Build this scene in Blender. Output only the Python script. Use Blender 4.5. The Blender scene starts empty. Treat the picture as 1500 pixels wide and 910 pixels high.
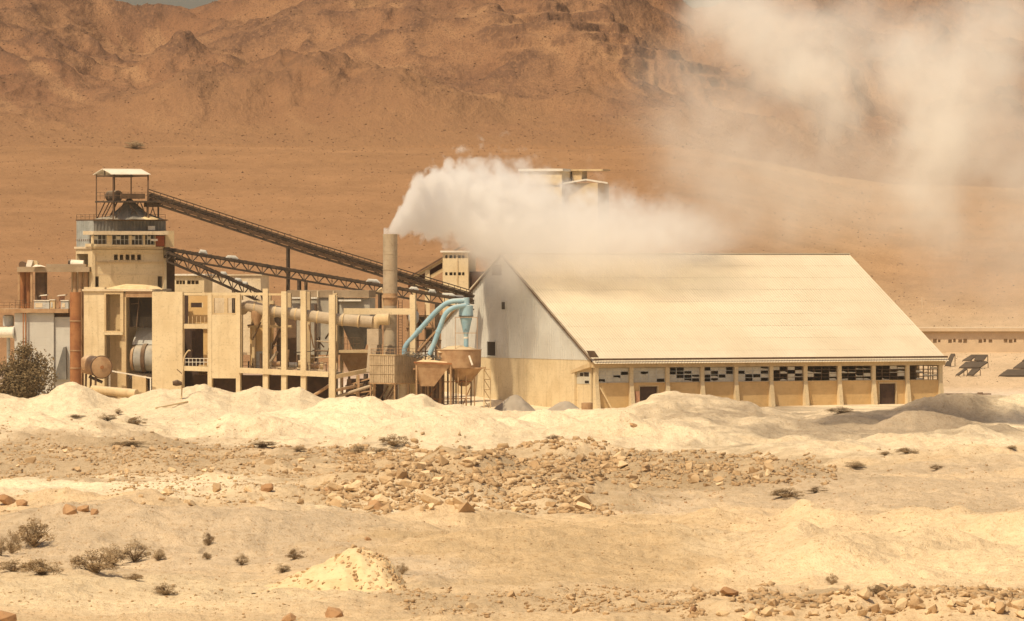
import bpy, bmesh, math, random
import numpy as np
from mathutils import Vector, Matrix, Euler

SC = bpy.context.scene
COL = SC.collection
R = math.radians
random.seed(7)
RNG = np.random.default_rng(7)

# ---------------------------------------------------------------- camera, light
F, H, HY = 10200.0, 26.0, 380.0          # focal length in photo pixels, camera height, horizon row
cam_d = bpy.data.cameras.new('camera')
cam = bpy.data.objects.new('camera', cam_d); COL.objects.link(cam)
cam.location = (0, 0, H)
cam.rotation_euler = (R(90) - math.atan((455 - HY) / F), 0, 0)
cam_d.sensor_width = 36; cam_d.lens = 36 * F / 1500
cam_d.clip_start = 5; cam_d.clip_end = 40000
SC.camera = cam

SUN_EL, SUN_AZ = R(57), R(37)            # azimuth: to the left of the direction behind the camera
to_sun = Vector((-math.sin(SUN_AZ) * math.cos(SUN_EL), -math.cos(SUN_AZ) * math.cos(SUN_EL), math.sin(SUN_EL)))
sun_d = bpy.data.lights.new('sun', 'SUN'); sun_d.energy = 4.2; sun_d.angle = R(0.53)
sun_d.color = (1.0, 0.85, 0.60)
sun = bpy.data.objects.new('sun', sun_d); COL.objects.link(sun)
sun.rotation_euler = (-to_sun).to_track_quat('-Z', 'Y').to_euler()
sun.location = (-300, 200, 600)

W = bpy.data.worlds.new('World'); SC.world = W; W.use_nodes = True
nt = W.node_tree; nt.nodes.clear()
sky = nt.nodes.new('ShaderNodeTexSky'); sky.sky_type = 'NISHITA'; sky.sun_disc = False
sky.sun_elevation = SUN_EL; sky.sun_rotation = math.atan2(to_sun.x, to_sun.y)
sky.air_density = 1.0; sky.dust_density = 3.0; sky.ozone_density = 1.0
tint = nt.nodes.new('ShaderNodeMix'); tint.data_type = 'RGBA'; tint.blend_type = 'MULTIPLY'
tint.inputs[0].default_value = 1.0; tint.inputs[7].default_value = (1.0, 0.83, 0.70, 1)
bg = nt.nodes.new('ShaderNodeBackground'); bg.inputs[1].default_value = 0.115
out = nt.nodes.new('ShaderNodeOutputWorld')
nt.links.new(sky.outputs[0], tint.inputs[6]); nt.links.new(tint.outputs[2], bg.inputs[0]); nt.links.new(bg.outputs[0], out.inputs[0])

SC.view_settings.view_transform = 'Standard'; SC.view_settings.look = 'None'
SC.view_settings.exposure = 0.0; SC.view_settings.gamma = 1.0
SC.render.engine = 'CYCLES'
SC.cycles.max_bounces = 12; SC.cycles.diffuse_bounces = 3; SC.cycles.glossy_bounces = 2
SC.cycles.volume_bounces = 10; SC.cycles.transparent_max_bounces = 16
SC.cycles.volume_step_rate = 0.35; SC.cycles.volume_max_steps = 1024
SC.cycles.use_denoising = True

# ---------------------------------------------------------------- materials
class NB:                                  # small node builder
    def __init__(s, tree): s.t = tree
    def n(s, typ, **kw):
        nd = s.t.nodes.new(typ)
        for k, v in kw.items(): setattr(nd, k, v)
        return nd
    def put(s, sock, v):
        if v is None: return
        if hasattr(v, 'is_linked') or hasattr(v, 'links'): s.t.links.new(v, sock)
        else: sock.default_value = v
    def m(s, op, a, b=None, c=None, clamp=False):
        nd = s.n('ShaderNodeMath', operation=op, use_clamp=clamp)
        for i, v in enumerate((a, b, c)): s.put(nd.inputs[i], v)
        return nd.outputs[0]
    def noise(s, vec, scale, detail=4, rough=.55, dist=0.0):
        nd = s.n('ShaderNodeTexNoise'); s.put(nd.inputs['Vector'], vec)
        nd.inputs['Scale'].default_value = scale; nd.inputs['Detail'].default_value = detail
        nd.inputs['Roughness'].default_value = rough; nd.inputs['Distortion'].default_value = dist
        return nd
    def scl(s, vec, v):
        nd = s.n('ShaderNodeVectorMath', operation='MULTIPLY'); s.put(nd.inputs[0], vec); nd.inputs[1].default_value = v
        return nd.outputs[0]
    def mr(s, v, a, b, c=0.0, d=1.0, typ='SMOOTHSTEP'):
        nd = s.n('ShaderNodeMapRange', interpolation_type=typ); s.put(nd.inputs[0], v)
        for i, q in enumerate((a, b, c, d)): s.put(nd.inputs[i + 1], q)
        return nd.outputs[0]
    def mix(s, f, a, b, blend='MIX'):
        nd = s.n('ShaderNodeMix', data_type='RGBA', blend_type=blend)
        s.put(nd.inputs[0], f); s.put(nd.inputs[6], a); s.put(nd.inputs[7], b)
        return nd.outputs[2]

def rgb(c): return (c[0], c[1], c[2], 1.0)
def new_mat(name):
    m = bpy.data.materials.new(name); m.use_nodes = True
    t = m.node_tree; b = t.nodes['Principled BSDF']
    b.inputs['Specular IOR Level'].default_value = 0.2
    return m, NB(t), b

M = {}
def weathered(name, c, c2, c3=None, scale=.35, streak=.0, rough=.85, bump=.25, spots=.5, dust=.3, metal=0.0):
    """worn surface: broad patches, streaks running down, small spots, pale dust on upward faces"""
    m, N, b = new_mat(name)
    pos = N.n('ShaderNodeNewGeometry').outputs['Position']
    big = N.noise(pos, scale, 5, .6).outputs['Fac']
    col = N.mix(N.mr(big, .38, .66), rgb(c), rgb(c2))
    st = N.noise(N.scl(pos, (1.0, 1.0, .09)), 1.1, 4, .6).outputs['Fac']
    if streak: col = N.mix(N.m('MULTIPLY', N.mr(st, .52, .85), streak), col, rgb(c3 or c2))
    if name == 'roof_sheet':               # each course of sheets weathered a little differently
        col = N.mix(N.n('ShaderNodeObjectInfo').outputs['Random'], N.mix(1.0, col, rgb((.955, .95, .94)), 'MULTIPLY'), col)
    fine = N.noise(pos, 3.2, 3, .6).outputs['Fac']
    col = N.mix(N.m('MULTIPLY', N.mr(fine, .55, .75), spots), col, rgb([x * .72 for x in (c3 or c2)]))
    if streak > .2:                        # grime patches and faint courses of the rendered masonry
        gr = N.noise(pos, .9, 5, .68).outputs['Fac']; cs = N.noise(N.scl(pos, (.25, .25, 3.4)), 1.0, 2, .5).outputs['Fac']
        col = N.mix(N.m('MULTIPLY', N.mr(gr, .52, .74), .42), col, rgb([x * .66 for x in c]))
        col = N.mix(N.m('MULTIPLY', N.mr(cs, .55, .75), .22), col, rgb([x * .7 for x in c2]))
    nz = N.n('ShaderNodeSeparateXYZ'); N.put(nz.inputs[0], N.n('ShaderNodeNewGeometry').outputs['Normal'])
    col = N.mix(N.m('MULTIPLY', N.mr(nz.outputs[2], .4, .95), dust), col, rgb((.66, .54, .38)))
    N.put(b.inputs['Base Color'], col)
    b.inputs['Roughness'].default_value = rough; b.inputs['Metallic'].default_value = metal
    bp = N.n('ShaderNodeBump'); bp.inputs['Strength'].default_value = bump; bp.inputs['Distance'].default_value = .08
    N.put(bp.inputs['Height'], fine); N.put(b.inputs['Normal'], bp.outputs[0])
    M[name] = m; return m
weathered('cream', (.68, .55, .345), (.60, .47, .28), (.33, .235, .135), .22, .6, spots=.45)
weathered('cream_dull', (.60, .455, .26), (.52, .38, .21), (.30, .205, .115), .25, .55, spots=.45)
weathered('concrete_dark', (.36, .27, .175), (.29, .21, .13), (.22, .15, .09), .4, .5, dust=.2)
weathered('rib_steel', (.40, .415, .40), (.30, .31, .29), (.25, .19, .13), .3, .5, dust=.1)
weathered('bin_grey', (.47, .425, .34), (.38, .335, .26), (.30, .22, .14), .3, .5)
weathered('ochre', (.66, .455, .215), (.57, .375, .165), (.48, .32, .15), .2, .3, spots=.2)
weathered('concrete', (.68, .56, .39), (.58, .46, .30), (.38, .28, .18), .4, .5)
weathered('roof_sheet', (.655, .57, .425), (.60, .51, .37), (.50, .40, .27), .09, .25, .7, .1, .25, .15)
weathered('clad_grey', (.57, .56, .51), (.49, .47, .42), (.42, .36, .28), .12, .5, .6, .1, .15, .1)
weathered('pale_steel', (.52, .52, .48), (.43, .42, .38), (.32, .25, .18), .3, .5)
weathered('dark_steel', (.060, .045, .034), (.11, .075, .05), (.16, .10, .06), .8, .3, dust=.25)
weathered('brown_steel', (.145, .088, .052), (.095, .058, .036), (.20, .13, .08), .8, .3, dust=.2)
weathered('rust', (.34, .15, .06), (.25, .10, .042), (.40, .22, .10), .45, .5, dust=.2)
weathered('rust_dusty', (.43, .275, .15), (.32, .185, .095), (.52, .37, .225), .7, .6, dust=.5)
weathered('kiln_grey', (.33, .315, .28), (.25, .235, .2), (.38, .3, .2), .6, .4, dust=.35)
weathered('blue_paint', (.26, .43, .52), (.34, .48, .52), (.45, .43, .38), .5, .3, .55, .1, .25, .35)
weathered('stack_paint', (.46, .375, .265), (.385, .30, .205), (.30, .2, .12), .3, .5)
weathered('hopper_dark', (.13, .125, .115), (.20, .19, .17), (.30, .26, .2), .4, .5, dust=.3)
weathered('white_paint', (.78, .73, .62), (.70, .62, .50), (.5, .4, .3), .4, .3)
weathered('red_paint', (.30, .08, .035), (.22, .06, .03), None, .5, .3)
weathered('door_pink', (.62, .33, .2), (.5, .27, .16), None, .5, .3)
weathered('void_shade', (.025, .018, .012), (.035, .025, .017), None, .4, .0, dust=0)  # black for panels that stand in for unlit interiors
weathered('dark_door_shade', (.06, .035, .025), (.09, .05, .035), None, .6, .3, dust=0)  # door brown; also paints interior shade onto walls
weathered('pale_dust', (.60, .46, .30), (.54, .41, .27), None, .3, .2)
weathered('opening_tone', (.42, .30, .18), (.36, .25, .15), None, .5, .2)
weathered('panel_dark', (.062, .046, .034), (.085, .062, .045), None, .4, .0, .9, dust=.04)
weathered('pane_pale', (.55, .52, .43), (.48, .44, .35), (.36, .31, .24), .7, .3, .4, dust=0)
weathered('ash', (.36, .31, .25), (.29, .245, .195), (.42, .36, .28), .25, .0, dust=.1)
weathered('gravel_yellow', (.74, .57, .33), (.62, .46, .25), (.50, .36, .2), .6, .0, 1, .6, .6, .0)
weathered('screen_mesh', (.46, .35, .22), (.38, .28, .17), (.25, .17, .1), .4, .5)

def rock_mat(name, c1, c2, c3):
    m, N, b = new_mat(name)
    pos = N.n('ShaderNodeNewGeometry').outputs['Position']
    rnd = N.n('ShaderNodeObjectInfo').outputs['Random']
    v = N.m('ADD', N.m('MULTIPLY', rnd, .5), N.m('MULTIPLY', N.noise(pos, .55, 1, .5).outputs['Fac'], .6))
    col = N.mix(N.mr(v, .25, .85), rgb(c1), rgb(c2))
    fine = N.noise(pos, 4.0, 4, .65).outputs['Fac']
    col = N.mix(N.mr(fine, .5, .75), col, rgb(c3))
    N.put(b.inputs['Base Color'], col); b.inputs['Roughness'].default_value = .95
    bp = N.n('ShaderNodeBump'); bp.inputs['Strength'].default_value = .6; bp.inputs['Distance'].default_value = .12
    N.put(bp.inputs['Height'], fine); N.put(b.inputs['Normal'], bp.outputs[0]); M[name] = m
rock_mat('rock', (.43, .285, .15), (.74, .56, .335), (.50, .345, .19))
rock_mat('rock_red', (.36, .205, .10), (.47, .285, .145), (.30, .17, .085))
rock_mat('hill_stone', (.09, .05, .03), (.19, .105, .055), (.12, .068, .04))

def leaf_mat(name, c1, c2):
    m, N, b = new_mat(name)
    pos = N.n('ShaderNodeNewGeometry').outputs['Position']
    N.put(b.inputs['Base Color'], N.mix(N.mr(N.noise(pos, 2.2, 3).outputs['Fac'], .35, .65), rgb(c1), rgb(c2)))
    b.inputs['Roughness'].default_value = .9; M[name] = m
leaf_mat('scrub_leaf', (.28, .19, .098), (.40, .29, .165))
leaf_mat('tree_leaf', (.115, .08, .038), (.21, .145, .07))
leaf_mat('twig', (.16, .10, .055), (.26, .18, .1))

# ---------------------------------------------------------------- helpers
def P(px, py, Y):                          # the point at depth Y that a photo pixel was measured at
    return Vector(((px - 750) * Y / F, Y, H - (py - HY) * Y / F))
PX = 1200 / F                              # metres per photo pixel at the plant
WLOC = {}
def wl(o): return WLOC.get(o.name, Vector((0, 0, 0))) if o else Vector((0, 0, 0))
def tag(o, label, cat, group=None, kind=None):
    if label: o['label'] = label
    if cat: o['category'] = cat
    if group: o['group'] = group
    if kind: o['kind'] = kind
    return o
def thing(name, label, cat, loc, group=None):
    o = bpy.data.objects.new(name, None); COL.objects.link(o); o.empty_display_size = .5
    o.location = loc; WLOC[o.name] = Vector(loc)
    return tag(o, label, cat, group)

class MB:
    def __init__(s): s.v = []; s.f = []
    def add(s, vs, fs):
        o = len(s.v); s.v += [tuple(v) for v in vs]; s.f += [tuple(i + o for i in f) for f in fs]; return s
    def hexa(s, p):                        # 8 points: bottom ring 0-3, top ring 4-7
        return s.add(p, [(3, 2, 1, 0), (4, 5, 6, 7), (0, 1, 5, 4), (1, 2, 6, 5), (2, 3, 7, 6), (3, 0, 4, 7)])
    def bar(s, p, q, w, h=None):           # rectangular bar from p to q
        p, q = Vector(p), Vector(q); h = h or w; d = (q - p).normalized()
        up = Vector((0, 0, 1)) if abs(d.z) < .9 else Vector((0, 1, 0))
        a = d.cross(up).normalized() * w / 2; b = a.cross(d).normalized() * h / 2
        return s.hexa([p - a - b, p + a - b, p + a + b, p - a + b, q - a - b, q + a - b, q + a + b, q - a + b])
    def tube(s, pts, r, n=8, caps=True):
        pts = [Vector(p) for p in pts]; rs = r if isinstance(r, (list, tuple)) else [r] * len(pts)
        vs = []; fs = []
        d0 = (pts[1] - pts[0]).normalized()
        a = d0.orthogonal().normalized()
        for i, p in enumerate(pts):
            d = (pts[min(i + 1, len(pts) - 1)] - pts[max(i - 1, 0)]).normalized()
            a = (a - d * a.dot(d)).normalized(); b = d.cross(a)
            for k in range(n):
                t = 2 * math.pi * k / n
                vs.append(p + (a * math.cos(t) + b * math.sin(t)) * rs[i])
        for i in range(len(pts) - 1):
            for k in range(n):
                fs.append((i * n + k, i * n + (k + 1) % n, (i + 1) * n + (k + 1) % n, (i + 1) * n + k))
        if caps: fs += [tuple(range(n - 1, -1, -1)), tuple((len(pts) - 1) * n + k for k in range(n))]
        return s.add(vs, fs)
    def lathe(s, c, prof, n=24):           # profile of (radius, z) about the vertical through c
        return s.tube([Vector((c[0], c[1], z + i * 1e-5)) for i, (r, z) in enumerate(prof)], [max(r, .002) for r, z in prof], n)
    def build(s, name, mat, parent=None, smooth=False, kind=None):
        off = wl(parent)
        me = bpy.data.meshes.new(name)
        me.from_pydata([(v[0] - off.x, v[1] - off.y, v[2] - off.z) for v in s.v], [], s.f)
        me.materials.append(M[mat] if isinstance(mat, str) else mat)
        if smooth: me.polygons.foreach_set('use_smooth', [True] * len(me.polygons))
        o = bpy.data.objects.new(name, me); COL.objects.link(o)
        if smooth:
            md = o.modifiers.new('split', 'EDGE_SPLIT'); md.split_angle = R(40)
        if parent: o.parent = parent
        WLOC[o.name] = off.copy()
        if kind: o['kind'] = kind
        return o

class Fr:
    """a vertical plane standing in the world: pixels measured on it become points on it"""
    def __init__(s, px=None, Y=1200, a=0.0, p=None, u=None):
        s.r = Vector(((px - 750) * Y / F, Y)) if p is None else Vector((p[0], p[1]))
        s.Y = Y
        s.u = Vector((math.cos(R(a)), -math.sin(R(a)))) if u is None else Vector(u)
        s.w = Vector((-s.u.y, s.u.x))      # into the building
    def s_at(s, px):
        k = (px - 750) / F
        return (k * s.r.y - s.r.x) / (s.u.x - k * s.u.y)
    def z(s, py): return H - (py - HY) * s.Y / F
    def at(s, d, z, off=0.0):              # metres along, height, offset
        q = s.r + s.u * d + s.w * off
        return Vector((q.x, q.y, z))
    def pt(s, px, py, off=0.0): return s.at(s.s_at(px), s.z(py), off)
    def side_right(s, px): return Fr(p=s.r + s.u * s.s_at(px), Y=s.Y, u=s.w)
    def side_left(s, px): return Fr(p=s.r + s.u * s.s_at(px), Y=s.Y, u=-s.w)
    def mbox(s, mb, d0, d1, z0, z1, o0, o1):
        return mb.hexa([s.at(d0, z0, o0), s.at(d1, z0, o0), s.at(d1, z0, o1), s.at(d0, z0, o1),
                        s.at(d0, z1, o0), s.at(d1, z1, o0), s.at(d1, z1, o1), s.at(d0, z1, o1)])
    def box(s, mb, x0, x1, y0, y1, o0=0.0, o1=.4):
        return s.mbox(mb, s.s_at(x0), s.s_at(x1), s.z(y1), s.z(y0), o0, o1)
    def wall(s, mb, x0, x1, y0, y1, holes=(), th=.4, o=0.0):
        xs = sorted({x0, x1, *[c for h in holes for c in h[:2]]}); ys = sorted({y0, y1, *[c for h in holes for c in h[2:]]})
        xs = [x for x in xs if x0 <= x <= x1]; ys = [y for y in ys if y0 <= y <= y1]
        solid = {}
        for i in range(len(xs) - 1):
            for j in range(len(ys) - 1):
                cx, cy = (xs[i] + xs[i + 1]) / 2, (ys[j] + ys[j + 1]) / 2
                solid[i, j] = not any(h[0] < cx < h[1] and h[2] < cy < h[3] for h in holes)
        vid = {}; vs = []; fs = []
        def vv(i, j, k):
            if (i, j, k) not in vid:
                vid[i, j, k] = len(vs); vs.append(s.pt(xs[i], ys[j], o + k * th))
            return vid[i, j, k]
        for (i, j), ok in solid.items():
            if not ok: continue
            fs.append((vv(i, j + 1, 0), vv(i + 1, j + 1, 0), vv(i + 1, j, 0), vv(i, j, 0)))
            fs.append((vv(i, j, 1), vv(i + 1, j, 1), vv(i + 1, j + 1, 1), vv(i, j + 1, 1)))
            if not solid.get((i - 1, j)): fs.append((vv(i, j, 0), vv(i, j, 1), vv(i, j + 1, 1), vv(i, j + 1, 0)))
            if not solid.get((i + 1, j)): fs.append((vv(i + 1, j + 1, 0), vv(i + 1, j + 1, 1), vv(i + 1, j, 1), vv(i + 1, j, 0)))
            if not solid.get((i, j - 1)): fs.append((vv(i, j, 1), vv(i, j, 0), vv(i + 1, j, 0), vv(i + 1, j, 1)))
            if not solid.get((i, j + 1)): fs.append((vv(i, j + 1, 0), vv(i, j + 1, 1), vv(i + 1, j + 1, 1), vv(i + 1, j + 1, 0)))
        return mb.add(vs, fs)
    def ribbed(s, mb, d0, d1, zb, zt, pitch=.5, amp=.06, o=0.0, top=None):
        """vertical ribbed sheet from d0 to d1; top(d) may give a sloping upper edge"""
        n = max(2, int(abs(d1 - d0) / pitch)); vs = []; fs = []
        ds = []
        for i in range(n):
            for fr, k in ((0, 0), (.35, 0), (.5, 1), (.85, 1)):
                ds.append((d0 + (d1 - d0) * (i + fr) / n, k))
        ds.append((d1, 0))
        for d, k in ds:
            z1 = top(d) if top else zt
            z0 = zb(d) if callable(zb) else zb
            vs += [s.at(d, z0, o - k * amp), s.at(d, max(z1, z0 + .001), o - k * amp)]
        for i in range(len(ds) - 1): fs.append((2 * i, 2 * i + 2, 2 * i + 3, 2 * i + 1))
        return mb.add(vs, fs)

# numpy noise
def vnoise(x, y, seed=0):
    xi = np.floor(x).astype(np.int64); yi = np.floor(y).astype(np.int64)
    xf = x - xi; yf = y - yi
    def h(a, b):
        n = (a * 374761393 + b * 668265263 + seed * 1442695041) & 0xffffffff
        n = ((n ^ (n >> 13)) * 1274126177) & 0xffffffff
        n = ((n ^ (n >> 16)) * 2246822519) & 0xffffffff
        return ((n ^ (n >> 15)) & 0xffff) / 65535.0
    u = xf * xf * xf * (xf * (xf * 6 - 15) + 10); v = yf * yf * yf * (yf * (yf * 6 - 15) + 10)
    a, b, c, d = h(xi, yi), h(xi + 1, yi), h(xi, yi + 1), h(xi + 1, yi + 1)
    return (a * (1 - u) + b * u) * (1 - v) + (c * (1 - u) + d * u) * v
def fbm(x, y, octs=4, seed=0, gain=.5):
    t = 0; a = 1; s = 0
    for i in range(octs):
        t = t + a * vnoise(x, y, seed + i * 17); s += a; a *= gain; x = x * 2.03 + 11.3; y = y * 2.03 + 7.7
    return t / s
def ridged(x, y, octs=4, seed=0, gain=.5):
    t = 0; a = 1; s = 0
    for i in range(octs):
        t = t + a * (1 - np.abs(2 * vnoise(x, y, seed + i * 17) - 1)); s += a; a *= gain; x = x * 2.03 + 5.1; y = y * 2.03 + 9.2
    return t / s
def sst(a, b, x):
    t = np.clip((x - a) / (b - a), 0, 1); return t * t * (3 - 2 * t)

# ---------------------------------------------------------------- ground and hills
CREST = np.array([(-400, 575), (0, 575), (40, 582), (70, 576), (95, 566), (112, 566), (140, 577), (175, 589), (200, 580), (235, 569), (270, 566),
    (300, 561), (340, 573), (380, 567), (410, 573), (440, 571), (465, 583), (482, 590), (505, 582), (525, 592), (545, 599), (570, 592), (600, 583),
    (622, 584), (650, 599), (700, 597), (740, 601), (800, 603), (845, 598), (880, 606), (915, 597), (950, 580), (985, 573), (1010, 575),
    (1060, 581), (1100, 590), (1140, 601), (1180, 611), (1215, 606), (1250, 607), (1300, 614), (1335, 608), (1365, 596), (1400, 583), (1440, 579),
    (1500, 577), (1900, 575)], float)
# single mounds: photo column, depth, height m, half width m, half depth m
MOUNDS = [(60, 1010, 2.2, 16, 30), (250, 1060, 1.6, 12, 26), (400, 1040, 2.0, 16, 28), (560, 1050, 1.8, 12, 24), (700, 1080, 2.2, 10, 18),
    (820, 900, 2.4, 9, 16), (760, 960, 1.2, 14, 20), (960, 1000, 2.0, 18, 30), (1100, 1020, 2.2, 14, 26), (1350, 960, 1.8, 12, 16), (1388, 1118, 3.0, 9, 12), (1290, 1112, 1.4, 9, 10),
    (1180, 930, 1.2, 10, 16), (1450, 900, 1.4, 16, 18), (100, 650, 2.3, 12, 22), (300, 640, 1.8, 14, 20), (480, 655, 1.2, 9, 14), (650, 690, 1.5, 5, 8),
    (900, 620, 1.6, 18, 28), (680, 610, .8, 10, 20), (1230, 590, 1.5, 4.5, 9), (1290, 605, 1.4, 4.5, 9), (1160, 600, 1.0, 6, 12), (1180, 640, 1.4, 4, 7),
    (1360, 620, 1.3, 6, 10), (1480, 590, 1.6, 7, 12), (1040, 680, 1.2, 4, 8), (1440, 660, 1.2, 5, 9), (1330, 760, .9, 10, 20), (700, 760, 1.1, 8, 14), (560, 740, .9, 7, 12),
    (840, 740, 1.2, 8, 14), (180, 720, 1.0, 8, 14), (350, 760, 1.0, 9, 14), (1300, 503, 1.0, 8, 8), (1140, 497, .8, 6, 7), (850, 498, .7, 7, 8), (1460, 500, .9, 6, 8)]
_r = random.Random(19)
CONES = [(_r.uniform(-60, 1500), _r.uniform(960, 1075), _r.uniform(.8, 2.1), _r.uniform(4.5, 10), _r.uniform(6, 12)) for _ in range(46)]
CONES += [(_r.uniform(1090, 1560), _r.uniform(560, 690), _r.uniform(.8, 1.9), _r.uniform(2.5, 6), _r.uniform(4, 9)) for _ in range(16)]
CONES += [(_r.uniform(-40, 620), _r.uniform(700, 800), _r.uniform(.5, 1.1), _r.uniform(3, 7), _r.uniform(5, 10)) for _ in range(12)]
CONES += [(_r.uniform(520, 880), _r.uniform(730, 860), _r.uniform(1.2, 2.4), _r.uniform(3, 6), _r.uniform(5, 9)) for _ in range(18)]
CONES += [(_r.uniform(880, 1200), _r.uniform(800, 900), _r.uniform(.8, 1.5), _r.uniform(3, 6), _r.uniform(5, 9)) for _ in range(9)]
CONES += [(_r.uniform(0, 500), _r.uniform(850, 930), _r.uniform(.6, 1.2), _r.uniform(3, 6), _r.uniform(5, 9)) for _ in range(9)]
CONES += [(_r.uniform(1000, 1520), _r.uniform(493, 512), _r.uniform(.3, .7), _r.uniform(2, 4), _r.uniform(3, 6)) for _ in range(9)]
def zground(x, y):
    x = np.asarray(x, float); y = np.asarray(y, float)
    yy = np.maximum(y, 60.0); px = x / yy * F + 750
    # plain behind the plant, rising to the foot of the hills
    zl = np.maximum(y - 1228, 0) * .0615
    zr = np.interp(y, [1228, 1300, 1450, 1600, 2250, 2600], [0, 1.0, 6.4, 11, 50, 72])
    k = sst(950, 1360, px)
    z = zl * (1 - k) + zr * k
    far = sst(1300, 1500, y)
    z = z + far * (1 - k * (1 - sst(1480, 1700, y))) * (fbm(x / 60, y / 60, 4, 5) - .5) * 3
    # long bank of pale spoil before the plant
    wob = (fbm(x / 12, y * 0 + 3.3, 3, 9) - .5) * 14
    yc = 1148 + wob
    cp = np.interp(px, CREST[:, 0], CREST[:, 1]) + (fbm(x / 2.4, y * 0 + 1.7, 3, 12) - .5) * 5
    hc = np.maximum(H - (cp - HY) * yc / F, 0)
    dy = y - yc
    prof = np.where(dy < 0, np.exp(-(dy / 34.0) ** 2), np.exp(-(dy / 13.0) ** 2))
    lumps = .82 + .36 * fbm(x / 6, y / 9, 4, 31)
    prof = prof * np.where(np.abs(dy) < 3, 1, 1 - (1 - lumps) * sst(3, 12, np.abs(dy)))
    z = z + hc * prof
    near = 1 - sst(1165, 1200, y)
    for (mx, my, h, sx, sy) in MOUNDS:
        X = (mx - 750) * my / F
        g = np.exp(-(((x - X) / sx) ** 2 + ((y - my) / sy) ** 2))
        z = z + h * g * (.75 + .5 * fbm(x / 3.5 + mx, y / 5, 3, 3))
    for (mx, my, h, sx, sy) in CONES:
        X = (mx - 750) * my / F
        q = np.sqrt(((x - X) / sx) ** 2 + ((y - my) / sy) ** 2)
        if q.size > 3000:
            i = np.nonzero(q < 2.2)
            z[i] += h * np.exp(-q[i] ** 1.5 * 1.3) * (.8 + .4 * fbm(x[i] / 2.2 + mx, y[i] / 3, 3, 3))
        else: z = z + h * np.exp(-q ** 1.5 * 1.3) * (.8 + .4 * fbm(x / 2.2 + mx, y / 3, 3, 3)) * (q < 2.2)
    z = z + near * ((fbm(x / 14, y / 22, 4, 21) - .5) * 1.7 + (fbm(x / 3.0, y / 5.0, 5, 22) - .5) * .85)
    z = z + near * (ridged(x / 5.5, y / 9, 4, 24) - .6) * .75
    # the excavated step of the spoil heaps in front
    z = z + near * .45 * (ridged(x / 20, y / 16, 3, 41) - .6)
    # low broken edge of soil on the near slope
    z = z + .35 * soil_edge(x, y)[0]
    return z
def soil_edge(x, y):
    px = x / np.maximum(y, 60) * F + 750
    y0 = 607 + (fbm(x / 3.5, x * 0 + 8, 3, 91) - .5) * 3
    m = sst(225, 330, px) * (1 - sst(490, 515, px)) * sst(.36, .5, fbm(x / 2.2, x * 0 + 2, 2, 92) + .12 * sst(380, 440, px))
    return m * sst(-.6, .6, y - y0) * (1 - sst(6, 20, y - y0)), m * np.exp(-((y - y0) / .6) ** 2)
def gz(px, Y): return float(zground(np.array([(px - 750) * Y / F]), np.array([Y]))[0])
def Yflat(py): return F * H / (py - HY)

def grid_mesh(name, X, Yv, Z, cols=None):
    nr, nc = X.shape
    me = bpy.data.meshes.new(name)
    co = np.stack([X, Yv, Z], -1).reshape(-1, 3).astype(np.float32)
    me.vertices.add(nr * nc); me.vertices.foreach_set('co', co.ravel())
    i = np.arange(nr * nc).reshape(nr, nc)
    q = np.stack([i[:-1, :-1], i[:-1, 1:], i[1:, 1:], i[1:, :-1]], -1).reshape(-1, 4)
    me.loops.add(q.size); me.loops.foreach_set('vertex_index', q.ravel().astype(np.int32))
    me.polygons.add(len(q)); me.polygons.foreach_set('loop_start', (np.arange(len(q)) * 4).astype(np.int32))
    me.polygons.foreach_set('use_smooth', np.ones(len(q), bool))
    me.update(calc_edges=True); me.validate()
    if cols is not None:
        at = me.color_attributes.new('soil', 'FLOAT_COLOR', 'POINT')
        at.data.foreach_set('color', np.concatenate([cols, np.ones(cols.shape[:2] + (1,))], -1).reshape(-1).astype(np.float32))
    return me

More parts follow.
